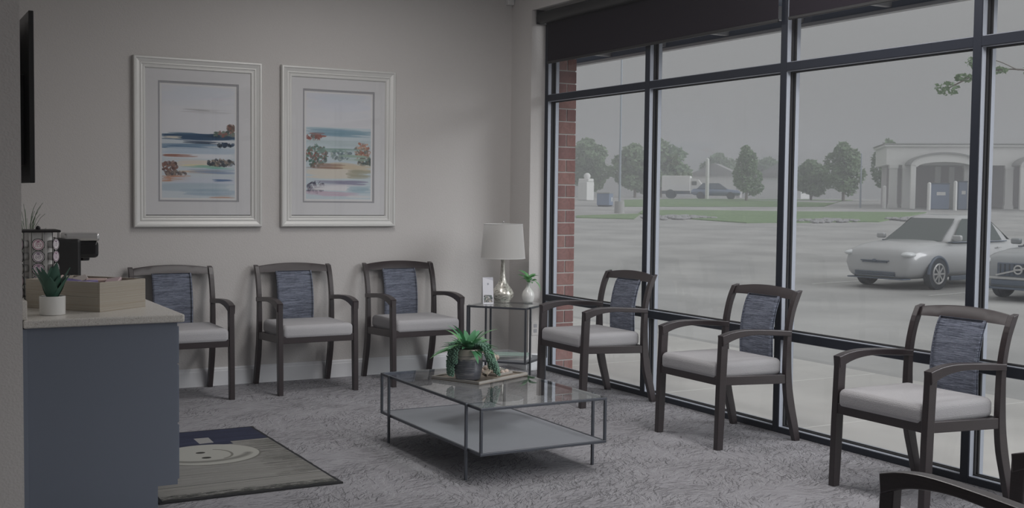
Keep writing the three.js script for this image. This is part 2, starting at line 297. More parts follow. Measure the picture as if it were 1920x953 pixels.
// ================================================================ chairs
function makeChair() {
  const t = thing('guest_chair', '', 'chair');
  const Lz = (x) => -x - 0.345, P = (list) => list.map(([x, y]) => [Lz(x), y]);
  const S = 0.285;   // half spacing of the side frames
  const back = smoothLine([[-0.04, 0], [-0.056, 0.093], [-0.078, 0.18], [-0.097, 0.267], [-0.11, 0.34], [-0.117, 0.413], [-0.122, 0.509], [-0.124, 0.594], [-0.12, 0.666], [-0.11, 0.725], [-0.093, 0.79], [-0.068, 0.85], [-0.045, 0.903]], 26);
  const front = smoothLine([[-0.085, 0.893], [-0.114, 0.833], [-0.136, 0.762], [-0.153, 0.679], [-0.162, 0.572], [-0.165, 0.404], [-0.161, 0.332], [-0.147, 0.234], [-0.115, 0.123], [-0.079, 0]], 22);
  const rear = prism(P([...back, ...front]), 0.034);
  const fl = prism(P([[-0.672, 0], [-0.665, 0.33], [-0.653, 0.65], [-0.603, 0.63], [-0.607, 0.55], [-0.613, 0.40], [-0.619, 0.2], [-0.629, 0]]), 0.036);
  const arm = prism(P([...smoothLine([[-0.654, 0.660], [-0.59, 0.677], [-0.518, 0.686], [-0.443, 0.687], [-0.351, 0.683], [-0.259, 0.677], [-0.13, 0.666]], 18), ...smoothLine([[-0.13, 0.634], [-0.289, 0.646], [-0.381, 0.653], [-0.457, 0.651], [-0.531, 0.641], [-0.585, 0.626], [-0.648, 0.60]], 18)]), 0.046, 0.005);
  const apron = prism(P([[-0.625, 0.425], [-0.15, 0.405], [-0.15, 0.352], [-0.625, 0.372]]), 0.026);
  for (const s of [-1, 1]) {
    shared('front_leg', fl, M.wood, t).position.x = s * S;
    shared('rear_leg', rear, M.wood, t).position.x = s * S;
    shared('arm', arm, M.wood, t).position.x = s * (S + 0.002);
    shared('side_apron', apron, M.wood, t).position.x = s * S;
  }
  obj('front_apron', box(2 * S - 0.03, 0.054, 0.024, 0, 0.371, Lz(-0.645), 0.003), M.wood, t);
  obj('rear_apron', box(2 * S - 0.03, 0.054, 0.022, 0, 0.35, Lz(-0.142), 0.003), M.wood, t);
  // top rail, bowed backward with a crowned upper edge
  const rings = [];
  for (let i = 0; i <= 14; i++) {
    const u = i / 7 - 1, x = u * (S - 0.012), z = Lz(-0.072) - 0.016 * (1 - u * u), y0 = 0.846 + 0.004 * (1 - u * u), y1 = 0.893 + 0.022 * (1 - u * u), ln = 0.02, h = 0.011;
    rings.push([[x, y0, z + ln * 0.5 - h], [x, y0, z + ln * 0.5 + h], [x, y1 - 0.004, z - ln * 0.5 + h], [x, y1, z - ln * 0.5 + h - 0.004], [x, y1, z - ln * 0.5 - h + 0.004], [x, y1 - 0.004, z - ln * 0.5 - h]]);
  }
  obj('top_rail', loft(rings, 0.5), M.wood, t);
  // upholstered back pad following the bend of the rear legs
  const pr = [], bf = (y) => { for (let i = 1; i < back.length; i++) if (back[i][1] >= y) { const k = (y - back[i - 1][1]) / (back[i][1] - back[i - 1][1]); return lerp(back[i - 1][0], back[i][0], k); } return back[back.length - 1][0]; };
  for (let i = 0; i <= 16; i++) {
    const y = lerp(0.43, 0.856, i / 16), z = Lz(bf(y) - 0.024) - 0.012, w = 0.143, e = i === 0 || i === 16 ? 0.011 : 0.016, ring = [];
    for (const [sx, sz] of [[1, 1], [-1, 1], [-1, -1], [1, -1]]) for (const k of sx * sz > 0 ? [0, 1, 2] : [2, 1, 0]) {
      const a = (k / 2) * Math.PI / 2; ring.push([sx * (w - 0.012 + 0.012 * Math.sin(a)), y, z + sz * (e - 0.012 + 0.012 * Math.cos(a)) - 0.006 * (sx === 1 || sx === -1 ? 0 : 1)]);
    }
    pr.push(ring);
  }
  obj('back_pad', loft(pr, 0.9), M.pad, t);
  const seatG = new RoundedBoxGeometry(2 * S - 0.036, 0.096, 0.5, 5, 0.03), p = seatG.attributes.position;
  for (let i = 0; i < p.count; i++) {
    const u = p.getX(i) / 0.265, v = p.getZ(i) / 0.25;
    if (p.getY(i) > 0) p.setY(i, p.getY(i) + 0.02 * Math.max(0, 1 - u * u * u * u) * Math.max(0, 1 - v * v * v * v));
    if (p.getZ(i) > 0.2) p.setZ(i, p.getZ(i) + 0.008 * (1 - u * u));
  }
  seatG.computeVertexNormals();
  seatG.translate(0, 0.402 + 0.048, Lz(-0.412));
  obj('seat_cushion', uvBox(toCreasedNormals(seatG, 1.2)), M.seat, t);
  return t;
}
const chair = makeChair();
chair.position.set(-2.98, 0, 0.33); chair.userData.group = 'chairs along the picture wall';
chair.userData.label = 'dark wood armchair partly hidden behind the blue cabinet';
copy(chair, [-2.06, 0, 0.33], 0, 'dark wood armchair under the gap between the two pictures', 'chairs along the picture wall');
copy(chair, [-1.185, 0, 0.33], 0, 'dark wood armchair against the wall beside the glass lamp table', 'chairs along the picture wall');
copy(chair, [-0.345, 0, 1.70], -Math.PI / 2, 'dark wood armchair by the window, nearest the lamp table', 'chairs along the window');
copy(chair, [-0.345, 0, 3.15], -Math.PI / 2, 'dark wood armchair in the middle of the window row', 'chairs along the window');
copy(chair, [-0.345, 0, 4.635], -Math.PI / 2, 'dark wood armchair at the near end of the window row', 'chairs along the window');
copy(chair, [-2.06, 0, 6.556], Math.PI, 'dark wood armchair seen from behind in the lower right corner', 'chairs facing the picture wall');

// ================================================================ pictures
function artwork(kind) {
  return canvas(760, 1190, (g, W, H) => {
    const r = rng(kind === 1 ? 61 : 62);
    const stroke = (x, y, w, h, col, a = 0.8, n = 14) => { for (let i = 0; i < n; i++) { g.fillStyle = col; g.globalAlpha = a * (0.3 + r() * 0.5); g.beginPath(); const yy = y + (r() - 0.5) * h, ww = w * (0.4 + r() * 0.6), xx = x + (r() - 0.5) * (w - ww) * 1.4; g.ellipse(xx, yy, ww / 2, Math.max(2, h * (0.1 + r() * 0.2)), (r() - 0.5) * 0.08, 0, 7); g.fill(); } g.globalAlpha = 1; };
    const blob = (x, y, w, h, cols, n) => { for (let i = 0; i < n; i++) { g.fillStyle = cols[Math.floor(r() * cols.length)]; g.globalAlpha = 0.5 + r() * 0.5; const a = r() * 6.3, q = Math.sqrt(r()); g.beginPath(); g.ellipse(x + Math.cos(a) * q * w / 2, y + Math.sin(a) * q * h / 2, 6 + r() * 22, 4 + r() * 14, r() * 3, 0, 7); g.fill(); } g.globalAlpha = 1; };
    g.fillStyle = '#d9dade'; g.fillRect(0, 0, W, H);
    if (kind === 1) {
      stroke(W / 2, 90, W * 1.2, 200, '#cfd3dc', 0.35); stroke(460, 265, 560, 40, '#b9b9bb', 0.4, 10); stroke(350, 250, 300, 20, '#9fa1a3', 0.4, 4);
      g.fillStyle = '#c9d2d8'; g.fillRect(0, 505, W, 700);
      stroke(380, 540, 800, 50, '#3a5470', 0.9, 26); stroke(200, 505, 330, 28, '#4d6b80', 0.8, 8); stroke(620, 520, 360, 30, '#2f4258', 0.8, 10);
      stroke(110, 550, 200, 26, '#ddd6c8', 0.9, 10); stroke(500, 600, 560, 26, '#26374d', 0.8, 10); stroke(640, 590, 300, 30, '#e5e6e8', 0.8, 10); stroke(300, 640, 700, 40, '#5f7d99', 0.7, 16);
      blob(640, 500, 250, 50, ['#5f6f66', '#7c8a80', '#4b5a58', '#93645e'], 60); blob(720, 435, 90, 70, ['#54504c', '#7d6c60', '#8d5a50'], 36); blob(670, 620, 200, 34, ['#1d2a3a', '#31445c', '#55606a'], 40);
      stroke(400, 690, 800, 60, '#b7c6d4', 0.8, 18); stroke(420, 745, 760, 40, '#dcdfe4', 0.9, 16); stroke(180, 745, 360, 26, '#98685a', 0.8, 10);
      stroke(400, 820, 620, 60, '#d8cfc4', 0.8, 16); stroke(450, 850, 420, 26, '#86b5a2', 0.7, 8); stroke(600, 870, 320, 16, '#5fb09a', 0.7, 6); stroke(320, 835, 260, 22, '#e2d9a8', 0.6, 6);
      blob(80, 870, 150, 150, ['#7d5a52', '#5d4a48', '#8d6f64', '#6b6668'], 70); blob(150, 930, 240, 46, ['#6f615e', '#94857c', '#5b5a60'], 44); blob(610, 810, 280, 70, ['#6f6a66', '#4b5058', '#8a7d72', '#3b4048'], 80);
      stroke(400, 910, 500, 30, '#d5b69c', 0.8, 10); stroke(140, 985, 330, 60, '#c08d74', 0.7, 14); stroke(520, 900, 500, 50, '#8799b5', 0.6, 12);
      stroke(440, 1010, 800, 70, '#c9d0da', 0.8, 18); stroke(620, 1000, 240, 26, '#4a6690', 0.8, 8); stroke(300, 1080, 800, 90, '#b0bfca', 0.7, 20); stroke(520, 1130, 620, 60, '#9fb3c2', 0.7, 14); stroke(640, 1175, 300, 24, '#c29a86', 0.8, 8);
    } else {
      stroke(400, 120, 800, 240, '#cdd3dc', 0.4, 12);
      g.fillStyle = '#c6d2d8'; g.fillRect(0, 380, W, 820);
      stroke(400, 440, 800, 70, '#7f9fb0', 0.6, 16); stroke(140, 470, 200, 40, '#9a5e54', 0.9, 10); blob(100, 500, 180, 60, ['#985a52', '#84605a', '#6f7a78'], 30);
      
      stroke(380, 560, 800, 60, '#b9c8cc', 0.8, 14); blob(120, 700, 250, 260, ['#4f7468', '#6f8a80', '#8e6258', '#84706a', '#55605e'], 150); blob(400, 690, 260, 110, ['#6f8088', '#8fa0a0', '#a8b4b0', '#7d8a8e'], 70);
      blob(660, 640, 190, 190, ['#b0806f', '#9a6a5c', '#c6a592', '#767a74'], 100); blob(690, 760, 180, 90, ['#4e5c5c', '#6f7a72', '#8a8070'], 60); stroke(560, 720, 360, 60, '#9fb5a8', 0.8, 14); stroke(380, 640, 700, 40, '#88a49c', 0.6, 10);
      stroke(460, 830, 700, 80, '#cdbfa8', 0.8, 20); stroke(300, 900, 640, 90, '#d8d2c6', 0.9, 20); stroke(640, 900, 320, 80, '#a3a08c', 0.7, 14); stroke(240, 820, 420, 50, '#8d6c60', 0.6, 10);
      blob(110, 1060, 220, 120, ['#4a4a60', '#6c6a7c', '#8d8690', '#35384c'], 80); stroke(420, 1010, 640, 50, '#8d8ba2', 0.7, 14); stroke(400, 1060, 720, 60, '#e0dfe2', 0.9, 18); stroke(620, 1080, 300, 70, '#9fb8c4', 0.7, 12); stroke(300, 1130, 680, 50, '#c8b4c2', 0.7, 14); stroke(620, 1160, 320, 40, '#d6d8da', 0.8, 10);
    }
  });
}
for (const [kind, cx, label] of [[1, -2.764, 'framed abstract seascape print with dark blue water, left of the pair'], [2, -1.674, 'framed abstract coastal print with window reflections, right of the pair']]) {
  const t = thing('framed_picture', label, 'picture', [cx, 1.19, 0.0], 0, 'framed prints on the wall'), W = 0.94, H = 1.233;
  // moulding: stepped profile mitred at the corners; (inward offset, depth)
  const prof = [[0, 0.002], [0, 0.034], [0.006, 0.040], [0.016, 0.040], [0.022, 0.035], [0.044, 0.029], [0.048, 0.032], [0.054, 0.032], [0.058, 0.026], [0.066, 0.024], [0.07, 0.027], [0.078, 0.027], [0.086, 0.018], [0.086, 0.002]];
  const corner = [[-W / 2, 0, 1, 1], [W / 2, 0, -1, 1], [W / 2, H, -1, -1], [-W / 2, H, 1, -1]];
  for (let i = 0; i < 4; i++) {
    const a = corner[i], b = corner[(i + 1) % 4];
    obj('moulding', loft([a, b].map(([x, y, sx, sy]) => prof.map(([o, d]) => [x + sx * o, y + sy * o, d])), 0.3), M.frame, t);
  }
  obj('backing', span(-W / 2 + 0.02, W / 2 - 0.02, 0.02, H - 0.02, 0.001, 0.006), M.black, t);
  const ow = 0.565, oh = 0.85, oy = H / 2 + 0.008, win = (w, h, w2, h2, z) => {
    const s = new THREE.Shape([[-w, -h], [w, -h], [w, h], [-w, h]].map((q) => new THREE.Vector2(...q))), hole = new THREE.Path([[-w2, -h2], [-w2, h2], [w2, h2], [w2, -h2]].map((q) => new THREE.Vector2(...q))); s.holes.push(hole);
    return uvBox(new THREE.ExtrudeGeometry(s, { depth: 0.003, bevelEnabled: false }).translate(0, oy, z));
  };
  obj('mat_board', win(W / 2 - 0.075, H / 2 - 0.083, ow / 2 + 0.013, oh / 2 + 0.013, 0.013), M.matBoard, t);
  obj('mat_fillet', win(ow / 2 + 0.03, oh / 2 + 0.03, ow / 2, oh / 2, 0.0095), M.matLine, t);
  const art = new THREE.PlaneGeometry(ow + 0.01, oh + 0.01); art.translate(0, oy, 0.0092);
  const at = new THREE.CanvasTexture(artwork(kind)); at.colorSpace = THREE.SRGBColorSpace;
  obj('paper_border', span(-ow / 2 - 0.02, ow / 2 + 0.02, oy - oh / 2 - 0.02, oy + oh / 2 + 0.02, 0.006, 0.0085), M.matBevel, t);
  const pr = new THREE.PlaneGeometry(ow - 0.03, oh - 0.03); pr.translate(0, oy, 0.009); obj('print', pr, std({ map: at, roughness: 0.9 }), t);
  const gl = new THREE.PlaneGeometry(W - 0.165, H - 0.165); gl.translate(0, H / 2, 0.0175); obj('glazing', gl, M.glass, t);
}
// ================================================================ coffee table and what stands on it
{
  const x0 = -2.262, x1 = -1.51, z0 = 2.28, z1 = 3.565, T = 0.39, SH = 0.148, r = 0.014, t = thing('coffee_table', 'low glass topped coffee table with thin dark metal frame and lower shelf', 'coffee table', [(x0 + x1) / 2, 0, (z0 + z1) / 2]);
  const hx = (x1 - x0) / 2, hz = (z1 - z0) / 2;
  for (const y of [T - r, SH]) {
    for (const s of [-1, 1]) {
      obj('rail', box(2 * hx, r, r, 0, y, s * (hz - r / 2), 0.002), M.gun, t);
      obj('rail', box(r, r, 2 * hz - 2 * r, s * (hx - r / 2), y, 0, 0.002), M.gun, t);
    }
  }
  for (const sx of [-1, 1]) for (const sz of [-1, 1]) {
    obj('post', box(r, T - SH - 2 * r, r, sx * (hx - r / 2), SH + r, sz * (hz - r / 2), 0.002), M.gun, t);
    obj('leg', box(r, T + 0.004, r, sx * (hx + r / 2), 0, sz * (hz - 0.145), 0.002), M.gun, t);
  }
  const gl = new THREE.PlaneGeometry(2 * hx - 0.006, 2 * hz - 0.006).rotateX(-Math.PI / 2).translate(0, T + 0.002, 0);
  obj('glass_top', gl, M.tableGlass, t);
  obj('shelf', box(2 * hx - 2 * r, 0.008, 2 * hz - 2 * r, 0, SH + 0.004, 0), M.shelf, t);
}
const TT = 0.394;
{ // tray
  const t = thing('wooden_tray', 'flat wooden tray with a pale raised rim on the coffee table', 'tray', [-1.815, TT, 2.70], Math.atan2(0.409, 0.912)), W = 0.46, D = 0.35;
  obj('base', box(W, 0.008, D, 0, 0, 0, 0.002), M.tray, t);
  for (const s of [-1, 1]) { obj('rim', box(W, 0.016, 0.011, 0, 0.003, s * (D / 2 - 0.0055), 0.003), M.trayRim, t); obj('rim', box(0.011, 0.016, D - 0.022, s * (W / 2 - 0.0055), 0.003, 0, 0.003), M.trayRim, t); }
}
function leafBlade(len, wid, bend, fold = 0.25, seg = 8) {   // a leaf along +z from the origin, arching down by bend (radians)
  const pos = [], idx = []; let y = 0, z = 0;
  for (let i = 0; i <= seg; i++) {
    const u = i / seg, w = wid / 2 * Math.pow(Math.sin(Math.PI * Math.min(1, 0.08 + u * 0.92)), 0.8) * (u === 1 ? 0 : 1), a = -bend * u;
    pos.push(-w, y + w * fold, z, 0, y, z, w, y + w * fold, z);
    y += Math.sin(a) * len / seg; z += Math.cos(a) * len / seg;
  }
  for (let i = 0; i < seg; i++) for (let j = 0; j < 2; j++) { const a = i * 3 + j; idx.push(a, a + 3, a + 4, a, a + 4, a + 1); }
  const g = new THREE.BufferGeometry(); g.setAttribute('position', new THREE.Float32BufferAttribute(pos, 3)); g.setIndex(idx); g.computeVertexNormals();
  return g;
}
{ // planter with fern and trailing succulents
  const r = rng(81), px = -1.945, pz = 2.80, t = thing('potted_plant', 'grey ribbed ceramic pot with green fern and trailing succulents on the tray', 'potted plant', [px, TT + 0.0085, pz]);
  const potTex = tex(canvas(64, 256, (g, W, H) => {   // cream glaze at the lip over slate glaze, with an uneven dip line
    const q = rng(9); g.fillStyle = '#5d6068'; g.fillRect(0, 0, W, H);
    g.fillStyle = '#b9b0a6'; g.beginPath(); g.moveTo(0, 0); for (let x = 0; x <= W; x += 2) g.lineTo(x, 84 + q() * 22); g.lineTo(W, 0); g.fill();
    for (let i = 0; i < 900; i++) { const y = 60 + Math.pow(q(), 0.8) * 196; g.fillStyle = q() < 0.5 ? `rgba(168,164,160,${0.12 + q() * 0.3})` : `rgba(58,62,74,${0.15 + q() * 0.35})`; g.fillRect(q() * W, y, 3 + q() * 16, 1 + q() * 2.5); }
  }), [1, 1]);
  const pr = [[0.0, 0.0], [0.052, 0.0], [0.058, 0.004]];
  for (let i = 1; i <= 44; i++) { const u = i / 44, y = 0.004 + u * 0.176, b = 0.058 + 0.028 * Math.sin(Math.PI * Math.min(1, u * 0.62 + 0.12)) - 0.004 * u; pr.push([b + (u < 0.72 ? (i % 2 ? 0.0007 : -0.0007) : 0), y]); }
  pr.push([0.066, 0.179], [0.064, 0.165], [0.0, 0.163]);
  obj('pot', lathe(pr, 48), phys({ map: potTex, roughness: 0.35, clearcoat: 0.5, clearcoatRoughness: 0.2 }), t);
  obj('soil', cyl(0.063, 0.063, 0.006, 0, 0.161, 0), M.soil, t);
  const shapes = [leafBlade(0.15, 0.034, 0.9), leafBlade(0.18, 0.026, 1.0), leafBlade(0.13, 0.04, 0.7)].map(clean);
  for (let i = 0; i < 60; i++) {
    const l = shared('leaf', shapes[i % 3], i % 4 === 0 ? M.fernLight : M.fern, t), a = i * 2.4 + rr(-0.2, 0.2, r), up = i < 20 ? rr(0.8, 1.4, r) : rr(0.15, 0.85, r);
    l.position.set(Math.sin(a) * 0.02, 0.168, Math.cos(a) * 0.02); l.rotation.order = 'YXZ'; l.rotation.set(-up, a, rr(-0.3, 0.3, r)); l.scale.setScalar(rr(0.75, 1.2, r));
  }
  const strands = [[-1.45, 0.145], [-1.65, 0.12], [-1.9, 0.148], [-2.15, 0.13], [-2.5, 0.145], [-1.2, 0.07], [0.75, 0.12], [1.0, 0.145], [1.25, 0.13], [1.5, 0.148], [1.8, 0.13], [0.45, 0.06]];
  const beadG = new THREE.SphereGeometry(1, 5, 4);
  for (const [a, drop] of strands) {
    const gs = [], right = a > 0, out = right ? 0.155 : 0.115, n = 22 + Math.floor(drop * 120);
    const c = new THREE.CatmullRomCurve3([[0.03, 0.17], [0.062, 0.205], [right ? 0.10 : 0.088, 0.20], [out * 0.95, 0.17 - drop * 0.45], [out + (right ? 0.02 : -0.008), Math.max(0.014, 0.17 - drop)]].map(([q, y]) => new THREE.Vector3(Math.sin(a) * q, y, Math.cos(a) * q)));
    for (let k = 0; k < n * 3; k++) {
      const p = c.getPoint(0.12 + 0.88 * k / (n * 3)), th = k * 2.4, q = 0.0125 * (1.05 - 0.35 * k / (n * 3)) * (0.7 + 0.5 * r());
      gs.push(beadG.clone().scale(0.0052, 0.0052, 0.0085).rotateX(-0.6).rotateY(th).translate(p.x + Math.sin(th) * q, Math.max(p.y + 0.002, 0.008), p.z + Math.cos(th) * q));
    }
    obj('trailing_stem', gs, M.trailing, t);
  }
}
{ // bead garland and driftwood on the tray
  const t = thing('bead_garland', 'string of pale wooden beads beside the ribbed pot', 'bead garland', [-1.78, TT + 0.0085, 2.68]), bg = new THREE.SphereGeometry(0.014, 16, 12);
  const c = new THREE.CatmullRomCurve3([[0.14, 0.014, 0.02], [0.11, 0.016, 0.055], [0.06, 0.014, 0.03], [0.05, 0.04, -0.03], [0.09, 0.075, -0.04], [0.12, 0.10, -0.045], [0.10, 0.07, -0.075], [0.04, 0.014, -0.09], [-0.03, 0.014, -0.07]].map((p) => new THREE.Vector3(...p)));
  for (let i = 0; i < 16; i++) { const b = shared('bead', clean(bg), M.bead, t); b.position.copy(c.getPointAt(i / 15)); }
  obj('cord', new THREE.TubeGeometry(c, 40, 0.002, 5), M.drift, t);
  const d = thing('driftwood', 'branching piece of pale driftwood leaning behind the pot', 'driftwood', [-1.765, TT + 0.0085, 2.665]);
  obj('branch', [tube([[-0.05, 0.012, 0.10], [0.0, 0.04, 0.07], [0.05, 0.075, 0.03], [0.06, 0.12, -0.03], [0.03, 0.15, -0.06]], 0.011, 18)], M.drift, d);
  obj('branch', [tube([[0.0, 0.012, 0.02], [0.02, 0.05, 0.045], [0.05, 0.085, 0.02], [0.0, 0.13, -0.02], [-0.05, 0.16, -0.02]], 0.008, 18)], M.drift, d);
  const b = thing('wooden_dish', 'small shallow wooden dish at the right end of the tray', 'dish', [-1.70, TT + 0.0085, 2.70], 0.42);
  obj('dish_base', box(0.15, 0.006, 0.11, 0, 0, 0, 0.002), M.tray, b); 
  obj('dish_rim', [box(0.15, 0.014, 0.008, 0, 0.002, 0.051, 0.002), box(0.15, 0.014, 0.008, 0, 0.002, -0.051, 0.002), box(0.008, 0.014, 0.094, 0.071, 0.002, 0, 0.002), box(0.008, 0.014, 0.094, -0.071, 0.002, 0, 0.002)], M.trayRim, b);
}
// ================================================================ corner lamp table
const SX = -0.532, SZ = 0.702, ST = -0.909, SY = 0.6;
const onSide = (lx, lz) => [SX + lx * 0.615 - lz * 0.789, SZ + lx * 0.789 + lz * 0.615];
{
  const t = thing('side_table', 'square glass side table with thin dark metal frame in the corner', 'side table', [SX, 0, SZ], ST), hx = 0.25, hz = 0.2275, r = 0.014;
  for (const y of [SY - r - 0.004, 0.165]) for (const s of [-1, 1]) {
    obj('rail', box(2 * hx, r, r, 0, y, s * (hz - r / 2), 0.002), M.gun, t);
    obj('rail', box(r, r, 2 * hz - 2 * r, s * (hx - r / 2), y, 0, 0.002), M.gun, t);
  }
  for (const sx of [-1, 1]) for (const sz of [-1, 1]) {
    obj('post', box(r, SY - 0.165 - 2 * r - 0.004, r, sx * (hx - r / 2), 0.165 + r, sz * (hz - r / 2), 0.002), M.gun, t);
    obj('leg', box(r, SY - 0.002, r, sx * (hx + r / 2), 0, sz * (hz - 0.07), 0.002), M.gun, t);
  }
  obj('glass_top', new THREE.PlaneGeometry(2 * hx - 0.006, 2 * hz - 0.006).rotateX(-Math.PI / 2).translate(0, SY - 0.001, 0), M.tableGlass, t);
  obj('shelf', box(2 * hx - 2 * r, 0.008, 2 * hz - 2 * r, 0, 0.17, 0), M.shelf, t);
  // magazines on the lower shelf
  [[0.05, 0.02, 0, 0.022, 'thick white magazine stack at the bottom of the side table shelf', M.white], [0.045, 0.03, 0.022, 0.012, 'pale green booklet on top of the magazines on the side table shelf', std({ color: lin(0.42, 0.55, 0.5), roughness: 0.6 })]].forEach(([lx, lz, dy, h, label, m], i) => {
    const [x, z] = onSide(lx, lz), b = thing('magazine', label, 'magazine', [x, 0.1782 + dy, z], ST + 0.15 + i * 0.12, 'magazines on the side table shelf');
    obj('pages', box(0.27, h - 0.002, 0.2, 0, 0.001, 0, 0.002), M.white, b); obj('cover', [box(0.275, 0.001, 0.205, 0, h - 0.001, 0), box(0.275, 0.001, 0.205, 0, 0, 0), box(0.002, h, 0.205, -0.1375, 0, 0)], m, b);
  });
}
{ // lamp
  const [x, z] = onSide(-0.093, -0.11), t = thing('table_lamp', 'table lamp with mottled silver teardrop base and white tapered shade', 'lamp', [x, SY, z]);
  const mercury = tex(canvas(256, 256, (g, W, H) => { const q = rng(91); g.fillStyle = '#d6d4cc'; g.fillRect(0, 0, W, H); for (let i = 0; i < 1500; i++) { g.fillStyle = q() < 0.55 ? `rgba(128,124,112,${0.15 + q() * 0.4})` : `rgba(240,238,226,${0.2 + q() * 0.4})`; g.beginPath(); g.ellipse(q() * W, q() * H, 1 + q() * 7, 1 + q() * 5, q() * 3, 0, 7); g.fill(); } }), [1, 0.6]);
  obj('base', lathe([[0, 0], [0.06, 0], [0.064, 0.006], [0.06, 0.012], [0.078, 0.03], [0.09, 0.055], [0.089, 0.075], [0.078, 0.1], [0.055, 0.13], [0.034, 0.16], [0.023, 0.2], [0.018, 0.25], [0.016, 0.32], [0.016, 0.36], [0.02, 0.366], [0.02, 0.374], [0, 0.376]], 40), std({ map: mercury, roughness: 0.28, metalness: 0.4 }), t);
  obj('shade', lathe([[0.177, 0.352], [0.155, 0.622]], 48), M.lampShade, t);
  obj('shade_trim', [new THREE.TorusGeometry(0.177, 0.0025, 6, 48).rotateX(Math.PI / 2).translate(0, 0.352, 0), new THREE.TorusGeometry(0.155, 0.0025, 6, 48).rotateX(Math.PI / 2).translate(0, 0.622, 0)], M.white, t);
  obj('harp', [tube([[0.018, 0.37, 0], [0.05, 0.43, 0], [0.05, 0.52, 0], [0, 0.60, 0], [-0.05, 0.52, 0], [-0.05, 0.43, 0], [-0.018, 0.37, 0]], 0.002, 24, 5), cyl(0.003, 0.003, 0.04, 0, 0.598, 0, 8), new THREE.SphereGeometry(0.008, 10, 8).translate(0, 0.64, 0)], M.silver, t);
  obj('spider', [0, 1, 2].map((k) => box(0.158, 0.003, 0.003, 0.079, 0.6, 0).rotateY(k * 2.094)), M.silver, t);
  obj('bulb', [new THREE.SphereGeometry(0.03, 16, 12).translate(0, 0.465, 0), cyl(0.014, 0.014, 0.065, 0, 0.375, 0)], M.white, t);
  obj('power_cord', tube([[-0.05, 0.01, -0.03], [-0.1, 0.006, -0.06], [-0.14, 0.005, -0.1]], 0.003, 10, 6), M.white, t);
}
{ // vase with leaves
  const r = rng(95), [x, z] = onSide(0.105, -0.165), t = thing('bud_vase', 'small white round vase with green leaves beside the lamp', 'vase', [x, SY, z]);
  obj('vase_body', lathe([[0, 0], [0.032, 0], [0.042, 0.015], [0.05, 0.045], [0.05, 0.065], [0.042, 0.092], [0.024, 0.115], [0.015, 0.13], [0.014, 0.155], [0.018, 0.168], [0.014, 0.167], [0.01, 0.15], [0.01, 0.1], [0, 0.1]], 36), M.ceramic, t);
  const lf = [leafBlade(0.10, 0.045, 0.8), leafBlade(0.085, 0.05, 0.5)].map(clean);
  for (let i = 0; i < 14; i++) {
    const a = i * 2.4 + 0.5, h = 0.15 + (i % 5) * 0.012, l = shared('leaf', lf[i % 2], M.fernLight, t);
    l.position.set(Math.sin(a) * 0.008, h + 0.01, Math.cos(a) * 0.008); l.rotation.order = 'YXZ'; l.rotation.set(-rr(0.2, 0.9, r), a, rr(-0.4, 0.4, r)); l.scale.setScalar(rr(0.7, 1.0, r));
  }
  const dr = shared('leaf', lf[0], M.fernLight, t); dr.position.set(0.04, 0.175, 0.03); dr.rotation.order = 'YXZ'; dr.rotation.set(0.7, 1.0, 0.1);
  obj('stem', [tube([[0, 0.1, 0], [0.002, 0.15, 0], [0.0, 0.2, 0.002]], 0.0025, 8, 5), tube([[0, 0.12, 0], [0.015, 0.17, 0.01], [0.04, 0.176, 0.03]], 0.002, 8, 5)], M.fern, t);
}
{ // standing leaflet
  const [x, z] = onSide(-0.13, 0.10), t = thing('leaflet', 'white folded leaflet with a small emblem standing in front of the lamp', 'leaflet', [x, SY, z], -0.1);
  const c = canvas(200, 480, (g, W, H) => {
    g.fillStyle = '#e6e6ec'; g.fillRect(0, 0, W, H); g.fillStyle = '#c9c9d2'; g.beginPath(); g.moveTo(0, 0); g.lineTo(W, 0); g.lineTo(W, 60); g.fill();
    g.fillStyle = '#6d7280'; g.save(); g.translate(100, 120); g.rotate(Math.PI / 4); for (const [a, b] of [[-15, -15], [2, -15], [-15, 2], [2, 2]]) g.fillRect(a, b, 13, 13); g.restore();
    const q = rng(3); for (let i = 0; i < 160; i++) { g.fillStyle = ['#4c5058', '#8e8a86', '#c2bcb4', '#6e7e76'][Math.floor(q() * 4)]; g.fillRect(8 + q() * 150, 310 + q() * 120, 10 + q() * 24, 8 + q() * 24); }
    g.fillStyle = '#e6e6ec'; g.fillRect(0, 448, W, 32); g.fillRect(184, 300, 16, 150);
  });
  const mt = new THREE.CanvasTexture(c); mt.colorSpace = THREE.SRGBColorSpace;
  const fr = new THREE.BoxGeometry(0.088, 0.21, 0.001); fr.rotateX(-0.08).translate(0, 0.106, 0.012);
  obj('front_page', fr, std({ map: mt, roughness: 0.5 }), t);
  obj('back_page', new THREE.BoxGeometry(0.088, 0.21, 0.001).rotateX(0.1).translate(0, 0.106, -0.012), M.white, t);
}
{ // outlet on the window return, sensor in the corner
  const t = thing('power_outlet', 'small pale outlet plate low on the wall beside the window', 'outlet', [-0.068, 0.29, 0.335]);
  obj('plate', box(0.07, 0.115, 0.006, 0, 0, 0.003, 0.002), M.wall, t); obj('socket', [box(0.03, 0.03, 0.004, 0, 0.022, 0.006, 0.001), box(0.03, 0.03, 0.004, 0, 0.064, 0.006, 0.001)], M.matLine, t);
  const s = thing('corner_sensor', 'small white sensor box high in the wall corner', 'sensor', [-0.168, 3.045, 0.0]);
  obj('housing', box(0.062, 0.11, 0.05, 0, 0, 0.025, 0.006), M.white, s); obj('lens', new THREE.SphereGeometry(0.012, 12, 8).scale(1, 0.6, 0.5).translate(0, 0.05, 0.05), M.shelf, s);
}
